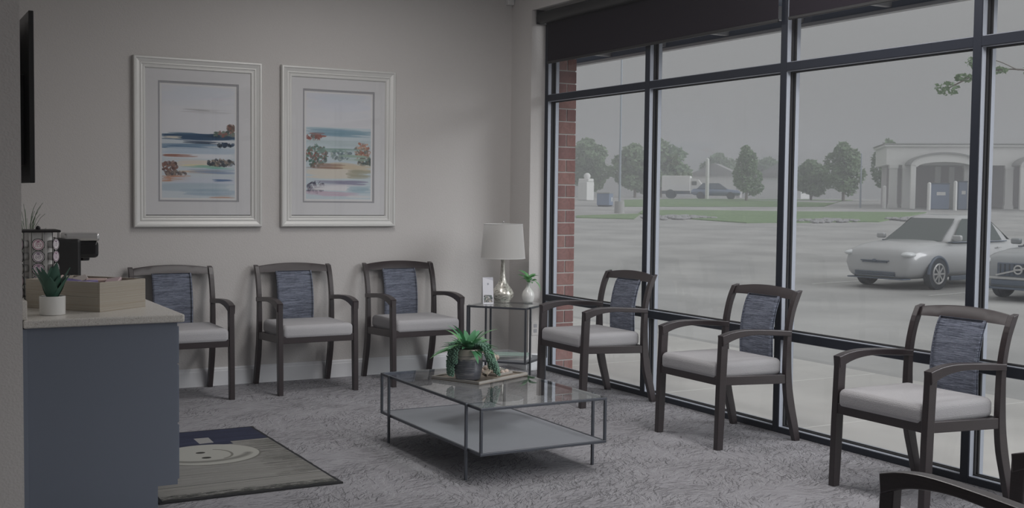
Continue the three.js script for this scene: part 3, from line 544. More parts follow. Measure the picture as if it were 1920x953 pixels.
// ================================================================ floor mat
{
  const c = canvas(1024, 1740, (g, W, H) => {
    const q = rng(101); g.fillStyle = '#8a8985'; g.fillRect(0, 0, W, H);
    for (let i = 0; i < 700; i++) { g.fillStyle = q() < 0.5 ? `rgba(104,104,100,${0.08 + q() * 0.2})` : `rgba(158,158,152,${0.08 + q() * 0.22})`; g.fillRect(q() * W - 100, q() * H, 200 + q() * 500, 3 + q() * 14); }
    g.fillStyle = '#272c44'; g.fillRect(0, 0, W, 410); g.fillStyle = '#343a54'; for (let i = 0; i < 60; i++) g.fillRect(q() * W, q() * 400, 60 + q() * 300, 2 + q() * 8);
    g.fillStyle = '#272c44'; g.fillRect(0, 410, 752, 84);
    for (const [y, x] of [[410, 752], [1062, 900], [1456, 0]]) { g.fillStyle = '#4c4c48'; g.fillRect(x, y, W, 11); g.fillStyle = '#9d9d98'; g.fillRect(x, y + 11, W, 7); }
    for (let i = 0; i < 420; i++) { g.fillStyle = `rgba(62,62,58,${0.05 + q() * 0.15})`; g.fillRect(W * (0.72 + q() * 0.28), 440 + q() * 980, 40 + q() * 220, 4 + q() * 16); }
    g.fillStyle = '#9a9a98'; g.beginPath(); g.moveTo(552, 235); g.lineTo(652, 240); g.lineTo(644, 408); g.lineTo(548, 412); g.fill();
    g.fillStyle = '#6e6e68'; g.beginPath(); g.ellipse(520, 745, 330, 292, 0, 0, 7); g.fill();
    g.fillStyle = '#aaaaa3'; g.beginPath(); g.ellipse(518, 732, 324, 284, 0, 0, 7); g.fill();
    g.strokeStyle = '#6a6a64'; g.lineCap = 'round'; for (const [w, a] of [[64, 0.35], [40, 0.4], [20, 0.5]]) { g.lineWidth = w; g.globalAlpha = a; g.beginPath(); g.ellipse(505, 720, 275, 205, 0, 0.35, 2.5); g.stroke(); } g.globalAlpha = 1;
    g.fillStyle = '#2f2f2b'; for (const y of [670, 820]) { g.beginPath(); g.ellipse(487, y, 30, 24, 0, 0, 7); g.fill(); }
    g.strokeStyle = '#77776f'; g.lineWidth = 16; g.beginPath(); g.ellipse(560, 745, 105, 136, 0, -1.3, 1.3); g.stroke();
    for (let i = 0; i < 900; i++) { const e = Math.pow(q(), 2.5) * 90; g.fillStyle = `rgba(30,32,30,${0.1 + q() * 0.3})`; g.fillRect(q() * W, H - e - 20, 10 + q() * 60, 3 + q() * 12); }
    g.strokeStyle = '#23252a'; g.lineWidth = 22; g.strokeRect(0, 0, W, H);
  });
  const mt = new THREE.CanvasTexture(c); mt.colorSpace = THREE.SRGBColorSpace; mt.anisotropy = 8;
  const t = thing('floor_mat', 'printed floor mat with navy band, plank pattern and pale smiling disc', 'mat', [-3.298, 0, 2.43]), w = 0.9, d = 1.56;
  const s = new THREE.Shape(), e = rng(7), pts = [];
  for (let i = 0; i < 40; i++) pts.push([w / 2 - 0.006 * e(), -d / 2 + d * i / 40]);
  for (let i = 0; i < 24; i++) pts.push([w / 2 - w * i / 24, d / 2 - 0.004 * e()]);
  for (let i = 0; i < 40; i++) pts.push([-w / 2, d / 2 - d * i / 40]);
  for (let i = 0; i < 24; i++) pts.push([-w / 2 + w * i / 24, -d / 2 + 0.004 * e()]);
  pts.forEach(([a, b], i) => i ? s.lineTo(a, -b) : s.moveTo(a, -b));
  const rub = new THREE.ExtrudeGeometry(s, { depth: 0.009, bevelEnabled: false }).rotateX(-Math.PI / 2);
  obj('rubber_backing', uvBox(rub), M.gasket, t);
  const top = new THREE.PlaneGeometry(w - 0.02, d - 0.02).rotateX(-Math.PI / 2).translate(0, 0.0095, 0);
  obj('printed_face', top, std({ map: mt, roughness: 1 }), t);
}
// ================================================================ cabinet, counter and what stands on it
{
  const t = thing('base_cabinet', 'blue grey base cabinet with flat drawer fronts under the counter', 'cabinet', [-4.005, 0, 2.36]), zf = 0.89, zb = -0.89, xl = -0.325, xr = 0.331;
  obj('carcass', [span(xl, xr - 0.02, 0.1, 0.85, zb, zf - 0.018, 0), span(xl, xr - 0.09, 0, 0.1, zb, zf - 0.018)], M.cabinet, t);
  const side = new THREE.Shape([[xl, 0], [xr - 0.09, 0], [xr - 0.09, 0.1], [xr, 0.1], [xr, 0.85], [xl, 0.85]].map((q) => new THREE.Vector2(...q)));
  obj('end_panel', uvBox(new THREE.ExtrudeGeometry(side, { depth: 0.016, bevelEnabled: true, bevelSize: 0.001, bevelThickness: 0.001, bevelSegments: 1 }).translate(0, 0, zf - 0.017)), M.cabinet, t);
  obj('scribe_strip', span(xl - 0.004, xl + 0.016, 0, 0.848, zf, zf + 0.006, 0.001), M.cabinet, t);
  for (const [z0, z1] of [[0.005, zf - 0.022], [zb + 0.01, -0.005]]) for (const [y0, y1] of [[0.119, 0.374], [0.384, 0.651], [0.659, 0.83]]) {
    const d = obj('drawer', span(xr - 0.019, xr + 0.014, y0, y1, z0, z1, 0.003), M.cabinet, t);
    obj('pull', [tube([[xr + 0.015, (y0 + y1) / 2, (z0 + z1) / 2 - 0.06], [xr + 0.03, (y0 + y1) / 2, (z0 + z1) / 2 - 0.05], [xr + 0.03, (y0 + y1) / 2, (z0 + z1) / 2 + 0.05], [xr + 0.015, (y0 + y1) / 2, (z0 + z1) / 2 + 0.06]], 0.004, 12, 6)], M.silver, d);
  }
  const c = thing('countertop', 'pale speckled stone countertop on the blue cabinet', 'countertop', [-4.005, 0.852, 2.36]);
  obj('slab', span(xl, xr + 0.03, 0, 0.037, zb - 0.01, zf + 0.022, 0.008), M.stone, c);
  obj('backsplash', span(xl - 0.003, xl + 0.017, 0.037, 0.12, zb - 0.01, zf + 0.01, 0.003), M.stone, c);
}
const CY = 0.8893;
{ // pine box with sachets
  const bx = -3.993, bz = 2.765, t = thing('pine_box', 'open pale pine box holding sachets on the counter', 'box', [bx, CY, bz], 0), L = 0.45, W = 0.31, H = 0.137, T = 0.012;
  t.rotation.y = Math.atan2(0.194, 0.248); // long side runs back to the left
  obj('bottom', box(W - 2 * T, 0.008, L - 2 * T, 0, 0.004, 0), M.pine, t);
  obj('end_board', box(W, H, T, 0, 0, L / 2 - T / 2, 0.001), M.pine, t); obj('end_board', box(W, H, T, 0, 0, -L / 2 + T / 2, 0.001), M.pine, t);
  for (const s of [-1, 1]) { obj('side_board', box(T, H * 0.49, L - 2 * T, s * (W / 2 - T / 2), 0, 0, 0.0008), M.pine, t); obj('side_board', box(T, H * 0.505, L - 2 * T, s * (W / 2 - T / 2), H * 0.493, 0, 0.0008), M.pine, t); }
  const cols = [[0.5, 0.38, 0.36], [0.55, 0.5, 0.48], [0.16, 0.13, 0.3], [0.6, 0.45, 0.42], [0.22, 0.18, 0.36], [0.55, 0.42, 0.44]], names = ['dusty pink', 'cream', 'dark violet', 'salmon pink', 'deep purple', 'mauve'];
  const ca = Math.cos(t.rotation.y), sa = Math.sin(t.rotation.y);
  cols.forEach((c, i) => {
    const lx = (i % 2 ? 0.07 : -0.06), lz = -0.15 + i * 0.05, s = thing('tea_sachet', names[i] + ' sachet lying in the pine box', 'sachet', [bx + ca * lx + sa * lz, CY + 0.112, bz - sa * lx + ca * lz], t.rotation.y + i * 0.7 + 0.2, 'sachets in the pine box');
    const g = new RoundedBoxGeometry(0.10, 0.016, 0.07, 2, 0.006).rotateX(-0.35 + 0.1 * i).rotateZ(0.25 - i * 0.08).translate(0, 0.012, 0);
    obj('packet', g, std({ color: lin(...c), roughness: 0.5 }), s);
  });
  const pile = tag(obj('sachet_pile', box(W - 2 * T - 0.004, 0.088, L - 2 * T - 0.004, 0, 0, 0, 0.004), std({ color: lin(0.4, 0.3, 0.28), roughness: 0.8, map: noiseTex(64, [8, 2], 71, [0.1, 0.1], [150, 120, 120], [235, 225, 220]) })), 'packed layer of sachets filling the pine box', 'sachets', null, 'stuff');
  pile.position.set(bx, CY + 0.013, bz); pile.rotation.y = t.rotation.y;
}
{ // succulent in a white pot
  const r = rng(111), t = thing('succulent_plant', 'dark green pointed succulent in a round white pot on the counter', 'potted plant', [-4.185, CY, 3.065]);
  obj('pot', lathe([[0, 0], [0.052, 0], [0.055, 0.003], [0.056, 0.082], [0.054, 0.085], [0.05, 0.083], [0.05, 0.07], [0, 0.07]], 40), M.ceramic, t);
  obj('soil', cyl(0.049, 0.049, 0.004, 0, 0.068, 0), M.soil, t);
  for (let i = 0; i < 13; i++) {
    const a = i * 2.4 + 0.3, L = rr(0.11, 0.17, r), w = rr(0.024, 0.032, r), lean = i === 0 ? 0.1 : rr(0.15, 0.5, r), rings = [];
    for (let k = 0; k <= 8; k++) { const u = k / 8, ww = w * Math.pow(Math.sin(Math.PI * (0.22 + 0.78 * u)), 0.8) + 0.0006, th = 0.006 * (1 - u) + 0.001, oz = Math.sin(lean) * L * u + 0.02 * u * u, y = 0.07 + Math.cos(lean) * L * u; rings.push([[ww, y, oz - 0.006 * (1 - u * 0.5)], [0.5 * ww, y, oz + th], [0, y, oz + th * 1.6], [-0.5 * ww, y, oz + th], [-ww, y, oz - 0.006 * (1 - u * 0.5)], [0, y, oz]]); }
    const l = obj('leaf', loft(rings, 0.6), M.succulent, t); l.rotation.y = a; l.position.set(Math.sin(a) * 0.01, 0, Math.cos(a) * 0.01);
  }
}
{ // coffee pod rack
  const x = -4.165, z = 2.42, t = thing('pod_rack', 'black wire tower rack full of coffee pods on the counter', 'pod rack', [x, CY, z]);
  obj('base', lathe([[0, 0], [0.085, 0], [0.088, 0.006], [0.085, 0.014], [0.03, 0.02], [0, 0.02]], 36), M.black, t);
  obj('core', box(0.05, 0.335, 0.05, 0, 0.02, 0, 0.004), M.silver, t);
  obj('top_cap', [box(0.19, 0.012, 0.19, 0, 0.352, 0, 0.005), new THREE.SphereGeometry(0.012, 12, 8).translate(0, 0.37, 0)], M.black, t);
  const faces = [-1.13, -0.12, 0.89, 2.15, 3.4], podR = 0.0275, pg = lathe([[0, 0], [0.019, 0], [0.023, 0.034], [podR, 0.036], [podR, 0.038], [0, 0.039]], 24).rotateX(Math.PI / 2), podG = clean(pg);
  const lids = [['#e4e2dd', '#6b6a60', 'cream'], ['#efe9ea', '#8e3b63', 'plum'], ['#e9e6e8', '#55365a', 'violet'], ['#ddd6dc', '#7c4a70', 'mauve'], ['#d8d4d6', '#4a4650', 'grey']].map(([bg, ink, nm], i) => {
    const c = canvas(128, 128, (g) => { g.fillStyle = bg; g.fillRect(0, 0, 128, 128); g.strokeStyle = ink; g.lineWidth = 7; g.beginPath(); g.arc(64, 64, 55, 0, 7); g.stroke(); g.fillStyle = ink; const q = rng(i + 4); for (let k = 0; k < 4; k++) { for (let x = 28 + q() * 10; x < 92; x += 8 + q() * 12) g.fillRect(x, 40 + k * 14, 5 + q() * 6, 7); } g.beginPath(); g.ellipse(64, 28, 20, 7, 0, 0, 7); g.fill(); });
    const mt = new THREE.CanvasTexture(c); mt.colorSpace = THREE.SRGBColorSpace; return [std({ map: mt, roughness: 0.35 }), nm];
  });
  const disc = clean(new THREE.CircleGeometry(podR - 0.001, 28).translate(0, 0, 0.0395)), ord = ['lowest', 'second', 'third', 'fourth', 'top'], colN = ['left', 'middle', 'right'];
  faces.forEach((a, f) => {
    const sx = Math.sin(a), cz = Math.cos(a), ws = [];
    for (let k = 0; k < 5; k++) {
      ws.push(new THREE.TorusGeometry(podR + 0.002, 0.0016, 6, 28).translate(0, 0.052 + k * 0.06, 0.097));
      if (f > 2) continue;
      const p = thing('coffee_pod', lids[(5 - k + (f ? 0 : 2) + (f === 2 ? 1 : 0)) % 5][1] + ' lidded coffee pod, ' + ord[k] + ' row, ' + colN[f] + ' column of the rack', 'coffee pod', [x + sx * 0.058, CY + 0.052 + k * 0.06, z + cz * 0.058], a, 'coffee pods in the rack');
      shared('cup', podG, M.white, p); shared('lid', disc, lids[(5 - k + (f ? 0 : 2) + (f === 2 ? 1 : 0)) % 5][0], p);
    }
    ws.push(span(-0.03, -0.028, 0.02, 0.352, 0.094, 0.097), span(0.028, 0.03, 0.02, 0.352, 0.094, 0.097));
    const w = obj('wire_column', ws, M.black, t); w.rotation.y = a;
    const pl = obj('face_plate', span(-0.042, 0.042, 0.02, 0.352, 0.053, 0.056), M.white, t); pl.rotation.y = a;
  });
}
{ // single serve coffee maker
  const t = thing('coffee_maker', 'black single serve coffee maker with silver lid behind the pine box', 'coffee maker', [-3.955, CY, 1.93], -0.02);
  obj('column', span(-0.16, 0.055, 0, 0.3, -0.105, 0.105, 0.02), M.black, t);
  obj('drip_base', span(0.03, 0.16, 0, 0.035, -0.085, 0.085, 0.012), M.black, t);
  obj('drip_grate', span(0.06, 0.15, 0.035, 0.038, -0.06, 0.06, 0.001), M.silver, t);
  obj('brew_head', [span(-0.02, 0.15, 0.195, 0.288, -0.085, 0.085, 0.022), cyl(0.03, 0.034, 0.02, 0.08, 0.178, 0)], M.blackGloss, t);
  obj('lid', span(-0.03, 0.155, 0.286, 0.33, -0.088, 0.088, 0.016), M.silver, t);
  obj('water_tank', span(-0.15, 0.05, 0.02, 0.285, -0.175, -0.107, 0.015), M.carTrim, t);
}
{ // wispy grass plant at the back of the counter
  const r = rng(121), t = thing('grass_plant', 'wispy artificial grass in a small pot behind the coffee maker', 'potted plant', [-4.13, CY, 1.66]);
  obj('pot', lathe([[0, 0], [0.04, 0], [0.055, 0.1], [0.05, 0.1], [0.045, 0.08], [0, 0.08]], 28), M.ceramic, t);
  for (let i = 0; i < 46; i++) {
    const a = r() * 6.28, h = rr(0.3, 0.5, r), o = rr(0.02, 0.17, r), s = Math.sin(a), c = Math.cos(a);
    obj('blade', tube([[s * 0.01, 0.08, c * 0.01], [s * o * 0.25, h * 0.55, c * o * 0.25], [s * o * 0.6, h * 0.9, c * o * 0.6], [s * o, h, c * o]], 0.0011, 8, 4), M.grassBlade, t);
  }
}
{ // television on the far side of the partition
  const t = thing('television', 'black wall mounted television seen edge on beside the partition', 'television', [-4.335, 1.482, 2.3]);
  obj('panel', span(0.068, 0.09, 0, 0.77, -0.67, 0.70, 0.003), M.black, t);
  obj('screen', span(0.089, 0.091, 0.012, 0.758, -0.66, 0.69, 0), M.blackGloss, t);
  obj('rear_housing', span(0.045, 0.07, 0.08, 0.5, -0.5, 0.52, 0.008), M.black, t);
  obj('wall_bracket', [span(0.0, 0.012, 0.2, 0.55, -0.3, 0.3), span(0.01, 0.05, 0.25, 0.5, -0.2, -0.17), span(0.01, 0.05, 0.25, 0.5, 0.17, 0.2)], M.black, t);
}
// ================================================================ outdoors
const SKIRT = [[20, -0.42], [55, 0.1], [70, 0.7], [75, 0.92], [90, 1.3], [140, 1.5], [400, 1.5]];
function ground(x, z) {
  const s = 0.69 * x - 0.72 * z; let y = -0.42;
  for (let i = 1; i < SKIRT.length; i++) if (s > SKIRT[i - 1][0]) y = lerp(SKIRT[i - 1][1], SKIRT[i][1], Math.min(1, (s - SKIRT[i - 1][0]) / (SKIRT[i][0] - SKIRT[i - 1][0])));
  if (x < 11) y = Math.max(y, lerp(-0.19, -0.42, Math.min(1, Math.max(0, (x - 2.8) / 8))));
  return y;
}
{
  const xs = [], zs = []; for (let x = 2.8; x < 160; x += x < 30 ? 1.2 : 3) xs.push(x); for (let z = 45; z > -190; z -= Math.abs(z) < 40 ? 1.5 : 3) zs.push(z);
  const pos = [], uv = [], idx = [], n = zs.length;
  for (const x of xs) for (const z of zs) { pos.push(x, ground(x, z), z); uv.push(x, z); }
  for (let i = 0; i < xs.length - 1; i++) for (let j = 0; j < n - 1; j++) { const a = i * n + j; idx.push(a, a + n, a + n + 1, a, a + n + 1, a + 1); }
  const g = new THREE.BufferGeometry(); g.setAttribute('position', new THREE.Float32BufferAttribute(pos, 3)); g.setAttribute('uv', new THREE.Float32BufferAttribute(uv, 2)); g.setIndex(idx.map((_, k) => idx[k - k % 3 + [0, 2, 1][k % 3]])); g.computeVertexNormals();
  struct('ground', g, M.lot, 'pale paved parking lot outside the window');
  const s = new THREE.Group(); s.name = 'sidewalk'; s.userData = { kind: 'structure', label: 'pale concrete sidewalk slabs outside the window', category: 'sidewalk' }; scene.add(s);
  for (let z = -9; z < 14; z += 1.5) shared('slab', span(0.125, 2.66, -0.3, -0.045, z + 0.006, z + 1.494, 0.006), M.sidewalk, s);
  const k = new THREE.Group(); k.name = 'kerb'; k.userData = { kind: 'structure', label: 'concrete kerb at the edge of the sidewalk', category: 'kerb' }; scene.add(k);
  for (let z = -9; z < 14; z += 3) shared('kerb_stone', span(2.67, 2.82, -0.6, -0.05, z + 0.005, z + 2.995, 0.012), M.kerb, k);
  // painted stall lines
  const ln = []; for (let i = 0; i < 7; i++) { const z = -10.6 + i * 3.2, a = []; for (let x = 13.2; x <= 18; x += 1.2) a.push([x, z - (x - 15) * 0.15]); for (let q = 0; q < a.length - 1; q++) { const [x0, z0] = a[q], [x1, z1] = a[q + 1]; ln.push(new THREE.BoxGeometry(Math.hypot(x1 - x0, z1 - z0), 0.006, 0.1).rotateY(-Math.atan2(z1 - z0, x1 - x0)).translate((x0 + x1) / 2, ground((x0 + x1) / 2, (z0 + z1) / 2) + 0.004, (z0 + z1) / 2)); } }
  struct('stall_lines', ln, M.white, 'white painted parking lines');
}
function drape(name, outline, material, label, category, lift = 0.04) {   // a patch of turf or paving laid on the slope
  const s = new THREE.Shape(outline.map(([x, z]) => new THREE.Vector2(x, -z))), g0 = new THREE.ExtrudeGeometry(s, { depth: lift + 0.1, bevelEnabled: false, steps: 1 }).rotateX(-Math.PI / 2), p = g0.attributes.position;
  for (let i = 0; i < p.count; i++) p.setY(i, p.getY(i) - 0.1 + ground(p.getX(i), p.getZ(i)));
  g0.computeVertexNormals();
  const o = obj(name, uvBox(g0), material); o.userData = { label, category, kind: 'structure' }; return o;
}
const dense = (a, b, n = 14) => Array.from({ length: n }, (_, i) => [lerp(a[0], b[0], i / n), lerp(a[1], b[1], i / n)]);
const strip = (near, far) => { const o = []; const ring = [...near, ...far.slice().reverse()]; for (let i = 0; i < ring.length; i++) o.push(...dense(ring[i], ring[(i + 1) % ring.length], 6)); return o; };
drape('grass_strip', strip([[41.54, -58.64], [50.85, -53.46], [54, -52]], [[49.03, -69.51], [66, -72], [74, -69]]), M.grass, 'green grass strip below the far trees', 'grass', 0.05);
drape('grass_strip', strip([[37, -50.5], [36.48, -44.35], [36.63, -39.91], [42.78, -38.2], [44, -37.5]], [[39.5, -53.6], [43.8, -51.0], [47, -47.8], [51.5, -44.6], [54, -43]]), M.grass, 'green grass island beyond the parking lot', 'grass', 0.06);
drape('grass_strip', strip([[31.3, -48.7], [33.5, -46.0]], [[32.4, -50.4], [37.0, -50.3]]), M.grass, 'thin tongue of grass near the lamp post base', 'grass', 0.05);
function pebbles(cx, cz, w, d, label) { const r = rng(Math.floor(cx * 10)), gs = []; for (let i = 0; i < 90; i++) { const x = cx + (r() - 0.5) * w, z = cz + (r() - 0.5) * d, s = rr(0.06, 0.22, r); gs.push(new THREE.IcosahedronGeometry(s, 0).scale(1.4, 0.5, 1).translate(x, ground(x, z) + 0.08, z)); } const o = obj('low_shrubs', gs, M.mulch); o.userData = { label, category: 'shrubs', kind: 'stuff' }; }
M.mulch = std({ color: lin(0.36, 0.36, 0.37), roughness: 1 });
pebbles(36.2, -45.6, 3.4, 3.0, 'grey planting bed at the left end of the grass island');
pebbles(41.6, -39.2, 3.2, 2.2, 'grey planting bed at the near edge of the grass island');
pebbles(47.5, -38.0, 3.2, 2.2, 'grey planting bed at the right end of the grass island');

// brick pier beside the window, laid brick by brick
{
  const p = new THREE.Group(); p.name = 'brick_pier'; p.userData = { kind: 'structure', label: 'red brick pier just outside the window corner', category: 'pier' }; scene.add(p);
  const X0 = 0.125, X1 = 0.312, J = 0.0105, PITCH = 0.1057, Y0 = 0.848 - 8 * PITCH - 0.05;
  shared('mortar', span(X0, X1 - 0.006, Y0, Y0 + 34 * PITCH, -0.6, 0.318), M.mortar, p);
  const bm = [[0.235, 0.115, 0.105], [0.265, 0.135, 0.12], [0.215, 0.105, 0.10]].map((c, i) => std({ color: lin(1, 1, 1), map: noiseTex(64, [8, 3], 131 + i, [0.12, 0.12], c.map((v) => 255 * Math.pow(v * 0.86, 1 / 2.2)), c.map((v) => 255 * Math.pow(v * 1.16, 1 / 2.2))), roughness: 0.95 }));
  const h = PITCH - J, mk = (x0, x1, z0, z1) => span(x0, x1, 0, h, z0, z1, 0.002);
  const A = [mk(X0, X1, 0.032, 0.325), mk(X1 - 0.092, X1, -0.27, 0.0215), mk(X1 - 0.092, X1, -0.58, -0.2805)], B = [mk(X0, X0 + 0.092, 0.232, 0.325), mk(X0 + 0.1025, X1, 0.13, 0.325), mk(X1 - 0.092, X1, -0.17, 0.1195), mk(X1 - 0.092, X1, -0.48, -0.1805)], r = rng(8);
  for (let k = 0; k < 34; k++) for (const g of k % 2 ? A : B) { const b = shared('brick', g, bm[Math.floor(r() * 3)], p); b.position.y = Y0 + k * PITCH + J; }
  struct('trim_1', span(0.12, 0.3, 3.0, 4.6, -0.6, 14), M.paleWall, 'outer wall above the window');
}
{ // metal canopy over the sidewalk
  const t = new THREE.Group(); t.name = 'canopy'; t.userData = { kind: 'structure', label: 'dark blue metal canopy above the sidewalk', category: 'canopy' }; scene.add(t);
  shared('deck', span(0.3, 1.2, 2.86, 2.9, -2.4, 13), M.canopy, t);
  shared('fascia', span(1.2, 1.24, 2.74, 2.98, -2.4, 13), M.canopy, t);
  shared('edge_trim', span(1.19, 1.25, 2.725, 2.75, -2.4, 13), M.canopyEdge, t);
  const rib = span(0.3, 1.2, 2.76, 2.86, -0.02, 0.02);
  for (let z = -2.2; z < 13; z += 0.85) shared('rib', rib, M.canopyEdge, t).position.z = z;
}
// ---------------------------------------------------------------- cars
function superRing(x, hw, y0, y1, tuck, n = 20) {   // section of the body across the car, rounded, with sills tucked in
  const o = []; for (let i = 0; i < n; i++) { const a = i / n * Math.PI * 2, c = Math.cos(a), s = Math.sin(a), e = 0.42; let z = hw * Math.sign(c) * Math.pow(Math.abs(c), e), v = Math.sign(s) * Math.pow(Math.abs(s), e); const y = (y0 + y1) / 2 + v * (y1 - y0) / 2; if (v < 0) z *= 1 + v * tuck; else z *= 1 - 0.06 * v; o.push([x, y, z]); }
  return o;
}
function makeCar(label, pos, fwd, paint, tall, kind) {
  const t = thing('parked_car', label, 'car', pos, Math.atan2(-fwd[1], fwd[0])), k = tall;
  const secs = [[2.27, 0.60, 0.34, 0.68], [2.23, 0.74, 0.25, 0.78], [2.12, 0.82, 0.21, 0.84], [1.85, 0.87, 0.2, 0.90], [1.4, 0.895, 0.2, 0.95], [0.9, 0.905, 0.2, 0.98], [0.4, 0.905, 0.2, 0.97], [-0.4, 0.905, 0.2, 0.98], [-1.2, 0.905, 0.2, 1.0], [-1.7, 0.89, 0.22, 1.01], [-2.1, 0.84, 0.27, 0.98], [-2.28, 0.75, 0.36, 0.9], [-2.33, 0.62, 0.45, 0.78]];
  obj('body', loft(secs.map(([x, w, a, b]) => superRing(x, w, a, a + (b - a) * k, 0.12)).reverse(), 0.9), paint, t);
  const belt = 0.93 * k, roof = 1.47 * k, gh = [[belt, 0.98, -1.85, 0.80], [belt + 0.2, 0.66, -1.62, 0.735], [belt + 0.38, 0.34, -1.34, 0.665], [roof - 0.04, 0.13, -1.1, 0.60], [roof, -0.1, -0.85, 0.50]];
  const ghRing = ([y, xf, xr, hw], grow = 0) => { const o = []; for (let i = 0; i < 24; i++) { const a = i / 24 * Math.PI * 2, c = Math.cos(a), s = Math.sin(a), e = 0.35; o.push([(xf + xr) / 2 + (xf - xr) / 2 * Math.sign(c) * Math.pow(Math.abs(c), e) + grow * c, y + (Math.abs(s) < 0.8 ? 0 : 0), (hw + grow) * Math.sign(s) * Math.pow(Math.abs(s), e)]); } return o; };
  obj('cabin', loft(gh.map((q) => ghRing(q)), 0.9), paint, t);
  const strip2 = (pts) => { const g = new THREE.BufferGeometry(); g.setAttribute('position', new THREE.Float32BufferAttribute(pts.flat(), 3)); g.setIndex([0, 1, 2, 0, 2, 3]); g.computeVertexNormals(); return g; };
  const y0 = belt + 0.03, y1 = roof - 0.07, g = (y) => { const i = gh.findIndex((q, j) => j && q[0] >= y), a = gh[i - 1], b = gh[i], f = (y - a[0]) / (b[0] - a[0]); return a.map((v, j) => lerp(v, b[j], f)); };
  const A0 = g(y0), A1 = g(y1), e = 0.012;
  obj('windshield', strip2([[A0[1] + e, y0, -A0[3] * 0.86], [A0[1] + e, y0, A0[3] * 0.86], [A1[1] + e, y1, A1[3] * 0.86], [A1[1] + e, y1, -A1[3] * 0.86]]), M.carGlass, t);
  obj('rear_window', strip2([[A0[2] - e, y0, A0[3] * 0.84], [A0[2] - e, y0, -A0[3] * 0.84], [A1[2] - e, y1, -A1[3] * 0.84], [A1[2] - e, y1, A1[3] * 0.84]]), M.carGlass, t);
  for (const s of [-1, 1]) {
    const zz0 = s * (A0[3] + e), zz1 = s * (A1[3] + e), q = (u0, u1, v0, v1) => { const p = [[lerp(A0[1], A0[2], u0), y0, zz0], [lerp(A0[1], A0[2], u1), y0, zz0], [lerp(A1[1], A1[2], v1), y1, zz1], [lerp(A1[1], A1[2], v0), y1, zz1]]; return strip2(s > 0 ? p.reverse() : p); };
    obj('side_window', q(0.09, 0.45, 0.07, 0.44), M.carGlass, t); obj('side_window', q(0.48, 0.80, 0.48, 0.9), M.carGlass, t);
    obj('side_trim', span(-1.45, 0.85, y0 - 0.035, y0 - 0.015, s * (A0[3] + 0.02) - 0.012, s * (A0[3] + 0.02) + 0.012), M.carTrim, t);
    obj('mirror', new RoundedBoxGeometry(0.12, 0.12, 0.2, 3, 0.04).translate(0.72, belt + 0.1, s * 0.93), paint, t);
    obj('door_handle', [box(0.18, 0.025, 0.025, -0.05, 0.8 * k, s * 0.905, 0.008), box(0.18, 0.025, 0.025, -1.0, 0.8 * k, s * 0.905, 0.008)], paint, t);
    obj('headlight', new THREE.SphereGeometry(1, 16, 10).scale(0.3, 0.075, 0.17).rotateY(-s * 0.5).translate(2.02, 0.70 * k, s * 0.62), M.headlight, t);
    obj('sill', box(1.7, 0.1, 0.06, -0.05, 0.17, s * 0.83, 0.02), M.carTrim, t);
    for (const wx of [1.33, -1.33]) {
      const wz = s * 0.8;
      obj('wheel_arch', new THREE.TorusGeometry(0.35, 0.035, 6, 24, Math.PI).translate(wx, 0.33, s * 0.885), M.carTrim, t);
      const ty = obj('tyre', [new THREE.TorusGeometry(0.255, 0.075, 12, 32).scale(1, 1, 1.35).translate(wx, 0.33, wz), new THREE.CylinderGeometry(0.34, 0.34, 0.12, 28).rotateX(Math.PI / 2).translate(wx, 0.34, s * 0.84)], M.tyre, t);
      const rim = [new THREE.TorusGeometry(0.205, 0.022, 8, 32).translate(wx, 0.33, wz + s * 0.1), new THREE.CylinderGeometry(0.045, 0.05, 0.03, 16).rotateX(Math.PI / 2).translate(wx, 0.33, wz + s * 0.1)];
      for (let i = 0; i < 8; i++) rim.push(new THREE.BoxGeometry(0.17, 0.038, 0.02).translate(0.115, 0, 0).rotateZ(i * Math.PI / 4).translate(wx, 0.33, wz + s * 0.1));
      obj('rim', rim, M.alloy, ty);
    }
  }
  if (kind === 'sedan') {
    obj('grille', [span(2.17, 2.305, 0.585, 0.605, -0.34, 0.34, 0.006), span(2.17, 2.30, 0.555, 0.575, -0.3, 0.3, 0.006), new THREE.SphereGeometry(0.045, 12, 8).scale(0.3, 0.7, 1.2).translate(2.31, 0.6, 0)], M.carTrim, t);
    obj('air_intake', [0.28, 0.315, 0.35].map((y) => span(2.15, 2.30, y, y + 0.022, -0.48, 0.48, 0.006)), M.carTrim, t);
    obj('splitter', span(2.0, 2.28, 0.215, 0.24, -0.68, 0.68, 0.008), M.carTrim, t);
  } else {
    const gr = obj('grille', [span(2.1, 2.30, 0.47, 0.72, -0.43, 0.43, 0.02)], M.carTrim, t);
    obj('grille_bar', Array.from({ length: 9 }, (_, i) => span(2.295, 2.312, 0.49, 0.70, -0.37 + i * 0.09, -0.35 + i * 0.09)), M.gun, gr);
    obj('badge', [new THREE.TorusGeometry(0.075, 0.016, 10, 32).rotateY(Math.PI / 2).translate(2.325, 0.6, 0), new THREE.BoxGeometry(0.012, 0.03, 0.13).translate(2.33, 0.6, 0)], M.alloy, gr);
    obj('diagonal_bar', new THREE.BoxGeometry(0.014, 0.03, 0.9).rotateX(0.26).translate(2.318, 0.6, 0), M.alloy, gr);
    obj('lower_grille', [span(2.1, 2.295, 0.3, 0.4, -0.55, 0.55, 0.02), span(2.1, 2.29, 0.22, 0.26, -0.68, 0.68, 0.008)], M.carTrim, t);
    obj('bumper_blade', [span(2.05, 2.30, 0.41, 0.455, -0.7, 0.7, 0.012)], M.alloy, t);
  }
  return t;
}
makeCar('white sedan parked facing the window at the right', [15.80, -0.42, -9.21], [-0.989, 0.15], M.carWhite, 1.05, 'sedan');
